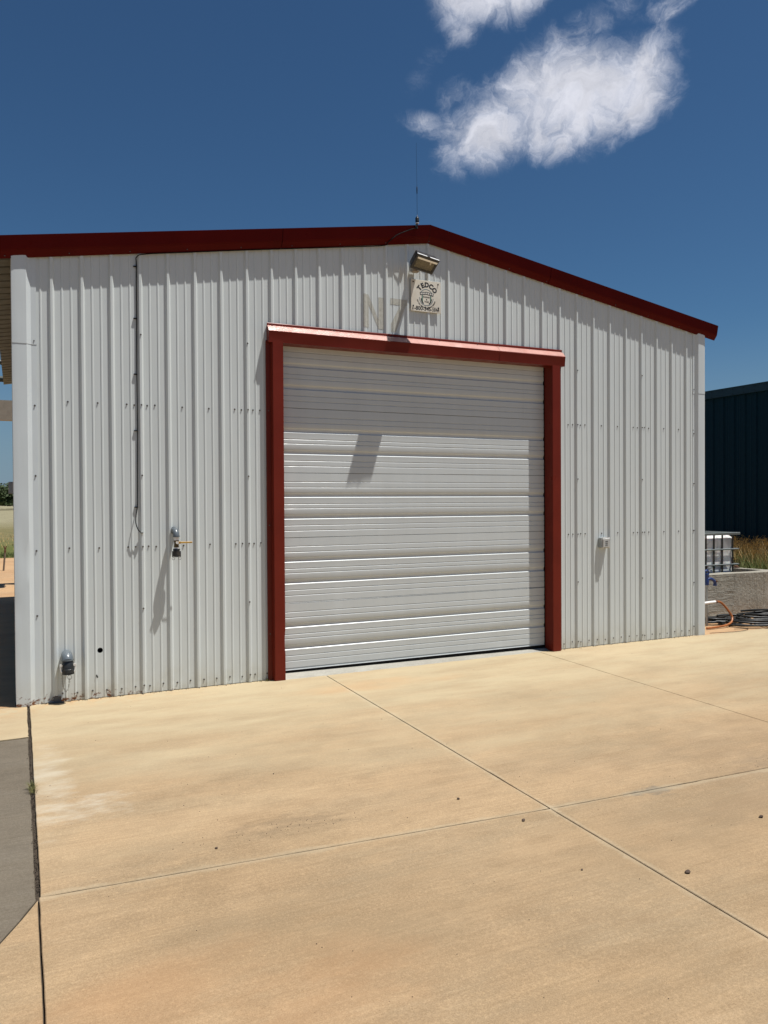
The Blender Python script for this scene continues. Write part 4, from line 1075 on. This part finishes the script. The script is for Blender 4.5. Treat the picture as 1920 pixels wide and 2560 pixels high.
m = MB(); m.box(TX0-.02, TX1+.035, TY0-.014, TY0+.02, 1.092, 1.128, .004); m.box(TX1-.01, TX1+.02, TY0+.02, TY1, 1.092, 1.128, .004); m.box(TX0-.02, TX0+.01, TY0+.02, TY1, 1.092, 1.128, .004); m.box(TX0-.02, TX1+.02, TY1, TY1+.03, 1.092, 1.128, .004)
part(m, 'top_frame', 'cage', tk)
for x in (8.40, 8.55, 8.704, 8.863, 9.028, 9.238):
    m = MB(); m.tube([(x, TY0+.010, .1), (x, TY0+.010, 1.095)], .0125, 8); part(m, 'cage_upright', 'cagedark', tk, smooth=60)
for y in (1.55, 1.75, 1.95, 2.15):
    m = MB(); m.tube([(TX1+.002, y, .1), (TX1+.002, y, 1.095)], .0125, 8); part(m, 'cage_upright', 'cagedark', tk, smooth=60)
hy = empty('yard_hydrant', (7.75, .48, 0)); tag(hy, 'blue yard hydrant on a grey standpipe at the right corner', 'hydrant')
hx, hyy = 7.752, .48
m = MB(); m.tube([(hx, hyy, -.01), (hx, hyy, .53)], .0165, 12); part(m, 'standpipe', 'steel', hy, smooth=60)
m = MB(); m.lathe([(0, .026), (.05, .028), (.07, .022), (.12, .020), (.135, .026), (.15, .018)], (hx, hyy, .515), (0, 0, 1), 14)
m.tube(bez([(hx+.005, hyy, .585), (hx+.05, hyy-.005, .592), (hx+.095, hyy-.01, .578), (hx+.128, hyy-.012, .545), (hx+.130, hyy-.012, .512)], 5), [.021]*8+[.019]*7+[.021]*6, 12)
m.lathe([(0, .024), (.02, .024)], (hx+.130, hyy-.012, .500), (0, 0, 1), 12); part(m, 'head', 'blue', hy, smooth=50)
m = MB(); m.tube(bez([(hx-.05, hyy, .60), (hx-.03, hyy, .69), (hx+.01, hyy, .70), (hx+.030, hyy, .675), (hx+.022, hyy, .63), (hx+.045, hyy, .60)], 5), .012, 8); part(m, 'handle', 'blue', hy, smooth=50)
m = MB(); m.lathe([(0, .012), (.012, .011)], (hx+.135, hyy-.03, .56), (0, -1, 0), 6); part(m, 'set_screw', 'rust', hy)
ho = empty('orange_hose', (7.9, .45, 0)); tag(ho, 'short rusty orange hose looping from a white pipe to the ground', 'hose')
m = MB(); m.tube([(7.50, .43, .288), (7.845, .42, .302)], .0175, 12); m.lathe([(0, .022), (.035, .022)], (7.50, .43, .288), (1, 0, .04), 12); part(m, 'white_pipe', 'whitepvc', ho, smooth=60)
m = MB(); m.lathe([(0, .0195), (.026, .0195), (.028, .016)], (7.835, .42, .3015), (1, 0, .04), 10); part(m, 'hose_clamp', 'rust', ho, smooth=30)
m = MB(); m.tube(bez([(7.84, .42, .302), (7.91, .41, .295), (7.985, .40, .235), (8.035, .37, .155), (8.045, .34, .095), (7.98, .30, .045), (7.86, .27, .022), (7.72, .26, .014), (7.50, .25, .012)], 8), .0135, 10); part(m, 'hose', 'hoseorange', ho, smooth=60)
co = MB(); rr = random.Random(3)
def coil(cx, cy, r0, r1, turns, z0, dz, ph, ex=1.0, ey=1.0):
    pts = []; n = int(turns*26)
    for k in range(n+1):
        a_ = ph + 2*math.pi*k/26; f = k/n; r_ = lerp(r0, r1, f) + .018*math.sin(a_*2.3+ph)
        pts.append((cx+r_*ex*math.cos(a_)+.02*math.sin(k*.11), cy+r_*ey*math.sin(a_), z0+dz*f+.010*math.sin(a_*1.7+ph*3)+.012))
    co.tube(pts, .0135, 8)
coil(8.20, 0.59, .44, .26, 4.2, .0, .05, .4, 1.0, .45); coil(8.52, 0.29, .60, .40, 3.8, .010, .05, 2.2, 1.0, .66); coil(8.92, 0.13, .60, .34, 4.6, .0, .07, 1.1, 1.05, .70); coil(8.66, 0.37, .40, .22, 3.2, .05, .05, 4.4, 1.2, .7); coil(9.3, 0.15, .50, .40, 2.2, .0, .04, 3.0, 1.1, .60)
co.tube(bez([(8.62, .70, .10), (8.72, .52, .13), (8.82, .34, .14), (9.02, .14, .10), (9.3, .0, .03)], 8), .0135, 8)
tag(co.build('black_hose_pile', 'hoseblack', smooth=60), 'tangled coils of black hose heaped before the low concrete wall', 'hose')
m = MB(); m.tube(bez([(8.80, .97, .12), (8.84, .80, .14), (8.86, .70, .10), (8.90, .62, .04)], 6), .004, 6)
tag(m.build('pale_rope', 'steelgrey'), 'thin pale rope hanging from the concrete wall onto the black hose', 'rope')
m = MB(); m.tube(bez([(7.3, .02, .002), (7.7, -.05, .003), (7.95, .02, .003), (7.8, .10, .003)], 6), .003, 6)
tag(m.build('loose_wire', 'black'), 'thin dark wire lying on concrete beside the right corner trim', 'wire')

# dark blue building
nb = empty('blue_building', (15, 4, 0)); tag(nb, 'dark blue ribbed metal building behind the caged tank', 'building')
BX, BZ, BY0, BY1 = 15.0, 4.13, -6.0, 12.288
rs = .3048; yb = 5.41
phase = (yb-BY0) % rs
k = 0; y = BY0
while y < BY1-.05:
    m = MB(); ye = min(y+.9144, BY1); seq = [(y, 0)]
    r = y + ((phase+.02) % rs)
    for q in range(3):
        rb = y+.1524+q*rs-.03
        seq += [(rb-.018, 0), (rb, -.032), (rb+.05, -.032), (rb+.068, 0)]
        for mm in (.145, .20): 
            if rb+mm+.02 < ye: seq += [(rb+mm, 0), (rb+mm+.006, -.005), (rb+mm+.018, -.005), (rb+mm+.024, 0)]
    seq = [s_ for s_ in seq if s_[0] < ye-.001] + [(ye, 0)]
    for a, b in zip(seq, seq[1:]): m.quad((BX+a[1], a[0], -.03), (BX+a[1], a[0], BZ), (BX+b[1], b[0], BZ), (BX+b[1], b[0], -.03))
    part(m, 'wall_sheet', 'navy', nb); y = ye
m = MB(); m.box(BX-.085, BX-.02, BY0-.1, BY1+.1, BZ-.09, BZ+.085); m.box(BX-.095, BX+.3, BY0-.12, BY1+.12, BZ+.086, BZ+.10); part(m, 'eave_trim', 'navytrim', nb)
m = MB()
y = BY0+.1
while y < BY1:
    for z in (BZ-.062, BZ+.05): m.lathe([(0, .012), (.006, .011)], (BX-.085, y, z), (-1, 0, 0), 6)
    y += rs
o = part(m, 'trim_screws', 'hole', nb); o['kind'] = 'stuff'
m = MB(); m.add([(BX+.02, BY0, -.03), (23, BY0, -.03), (23, BY0, BZ), (19, BY0, BZ+.67), (BX+.02, BY0, BZ)], ((0, 1, 2, 3, 4),)); m.add([(BX+.02, BY1, -.03), (23, BY1, -.03), (23, BY1, BZ), (19, BY1, BZ+.67), (BX+.02, BY1, BZ)], ((4, 3, 2, 1, 0),)); m.quad((23, BY0, -.03), (23, BY1, -.03), (23, BY1, BZ), (23, BY0, BZ)); part(m, 'end_wall', 'navy', nb)
m = MB(); m.quad((BX-.1, BY0-.1, BZ+.102), (19, BY0-.1, BZ+.78), (19, BY1+.1, BZ+.78), (BX-.1, BY1+.1, BZ+.102)); m.quad((19, BY0-.1, BZ+.78), (23.1, BY0-.1, BZ+.08), (23.1, BY1+.1, BZ+.08), (19, BY1+.1, BZ+.78)); part(m, 'roof', 'navytrim', nb)

# grass between containment and blue building
def grass_patch(name, mat, x0, x1, y0, y1, n, h, seeds, label, hmap=None, zb=-.03, w=.006):
    m = MB(); rg = random.Random(hash(name) % 1000 if False else len(name)*7+n)
    for k in range(n):
        x, y = rg.uniform(x0, x1), rg.uniform(y0, y1); hh = h*rg.uniform(.55, 1.05)*(hmap(x, y) if hmap else 1)
        a_ = rg.random()*6.283; ln_ = hh*rg.uniform(.05, .45); dx, dy = math.cos(a_)*ln_, math.sin(a_)*ln_; ww = w*rg.uniform(.5, 1.2); b_ = rg.random()*6.283; px_, py_ = math.cos(b_)*ww, math.sin(b_)*ww
        m.add([(x-px_, y-py_, zb), (x+px_, y+py_, zb), (x+dx*.35+px_*.7, y+dy*.35+py_*.7, zb+hh*.6), (x+dx*.35-px_*.7, y+dy*.35-py_*.7, zb+hh*.6), (x+dx, y+dy, zb+hh)], ((0, 1, 2, 3), (3, 2, 4)))
        if seeds and rg.random() < .75:                       # seed heads
            s_ = ww*2.3; tx, ty, tz = x+dx, y+dy, zb+hh
            for q in range(3):
                ox, oy, oz = rg.gauss(0, .015), rg.gauss(0, .015), -rg.random()*.09
                m.add([(tx+ox-s_, ty+oy, tz+oz), (tx+ox, ty+oy+s_, tz+oz-.014), (tx+ox+s_, ty+oy, tz+oz), (tx+ox, ty+oy-s_*.4, tz+oz+.016)], ((0, 1, 2), (0, 2, 3)))
    return tag(m.build(name, mat), label, 'grass', kind='stuff')
grass_patch('dry_grass', 'gold', 12.4, 14.85, -2.0, 7.5, 7000, .84, True, 'tall dry golden grass along the foot of the dark blue building', w=.007)
grass_patch('green_grass', 'greengrass', 9.9, 13.4, 1.3, 7.0, 9500, .72, False, 'green grass growing behind the low concrete wall', hmap=lambda x, y: .70+.30*(x-9.9)/3.5, w=.007)
grass_patch('verge_grass', 'greengrass', -3.2, 1.5, 19.1, 21.0, 1800, .15, False, 'green verge grass at the far end of the concrete yard', w=.010)
grass_patch('pasture_grass', 'gold', -4, 3, 24, 40, 700, .12, False, 'thin straw coloured pasture grass far beyond the yard', w=.016)

# ------------------------------------------------------------------ left background
st = empty('marker_stake', (-.51, 14.07, 0)); tag(st, 'thin grey stake with a rusty forked top on the far concrete', 'stake')
m = MB(); m.tube([(-.545, 14.07, -.01), (-.505, 14.05, .46)], .021, 8); part(m, 'post', 'steelgrey', st)
m = MB(); m.tube([(-.507, 14.05, .40), (-.503, 14.05, .50), (-.530, 14.05, .60)], .014, 6); m.tube([(-.503, 14.05, .50), (-.475, 14.05, .60)], .012, 6); m.box(-.53, -.48, 14.03, 14.07, .44, .50, .004); part(m, 'forked_top', 'rust', st)
pf = empty('pipe_gantry', (-2.2, 10, 0)); tag(pf, 'beige beam and dark pipes of an overhead rack behind the building', 'pipe rack')
m = MB(); m.box(-4.6, .8, 9.9, 10.1, 3.22, 3.60); part(m, 'beam', 'beige', pf)
for x in (-4.3, .5): m = MB(); m.box(x-.1, x+.1, 9.9, 10.1, -.02, 3.22); part(m, 'post', 'beige', pf)
m = MB(); m.tube([(-4.5, 9.4, 3.955), (.6, 9.4, 3.925)], .055, 12); part(m, 'pipe', 'darkpipe', pf, smooth=60)
m = MB(); m.tube(bez([(-4.5, 9.2, 4.22), (-1.2, 9.2, 4.24), (-.55, 9.2, 4.22), (-.36, 9.2, 4.15), (-.30, 9.2, 4.0)], 6), .045, 12); part(m, 'pipe', 'darkpipe', pf, smooth=60)
m = MB(); m.box(.3, .5, 9.15, 9.9, 3.60, 4.0); part(m, 'pipe_support', 'darkpipe', pf)
m = MB(); m.box(-4.4, -4.2, 9.15, 9.9, 3.60, 4.25); part(m, 'pipe_support', 'darkpipe', pf)
m = MB(); m.tube([(-4.3, 9.2, 3.4), (-4.3, 9.9, 3.4)], .05, 8); m.box(-.45, .35, 12.9, 13.3, -.02, .02); 
# far wood
tr = MB(); rg = random.Random(11); 
for k in range(150):
    x = rg.uniform(-70, 60) if k > 22 else -13 + k*.85; y = rg.uniform(196, 236) if k > 22 else rg.uniform(196, 206); base = .3
    hgt_ = rg.uniform(3.4, 5.8) + (y-196)*.035; rad = rg.uniform(2.2, 4.6)
    near = abs(x+2) < 12
    for q in range(230 if near else 90):
        u = rg.random()*6.283; v = rg.uniform(-.7, 1); rr_ = rad*(rg.random()**.4); sz = rg.uniform(.22, .50)
        cx, cy, cz = x+rr_*math.cos(u)*math.sqrt(max(0, 1-v*v*.8)), y+rr_*math.sin(u)*.7, base+hgt_*.55+v*hgt_*.45
        n_ = Vector((rg.gauss(0, 1), rg.gauss(0, 1), rg.gauss(.4, 1))).normalized(); a_ = n_.orthogonal().normalized()*sz; b_ = n_.cross(a_)
        c_ = Vector((cx, cy, cz)); tr.add([c_-a_, c_+b_*.8, c_+a_, c_-b_*.8], ((0, 1, 2, 3),))
tag(tr.build('far_wood', 'leaf'), 'dark green wood along the horizon beyond the field', 'trees', kind='stuff')
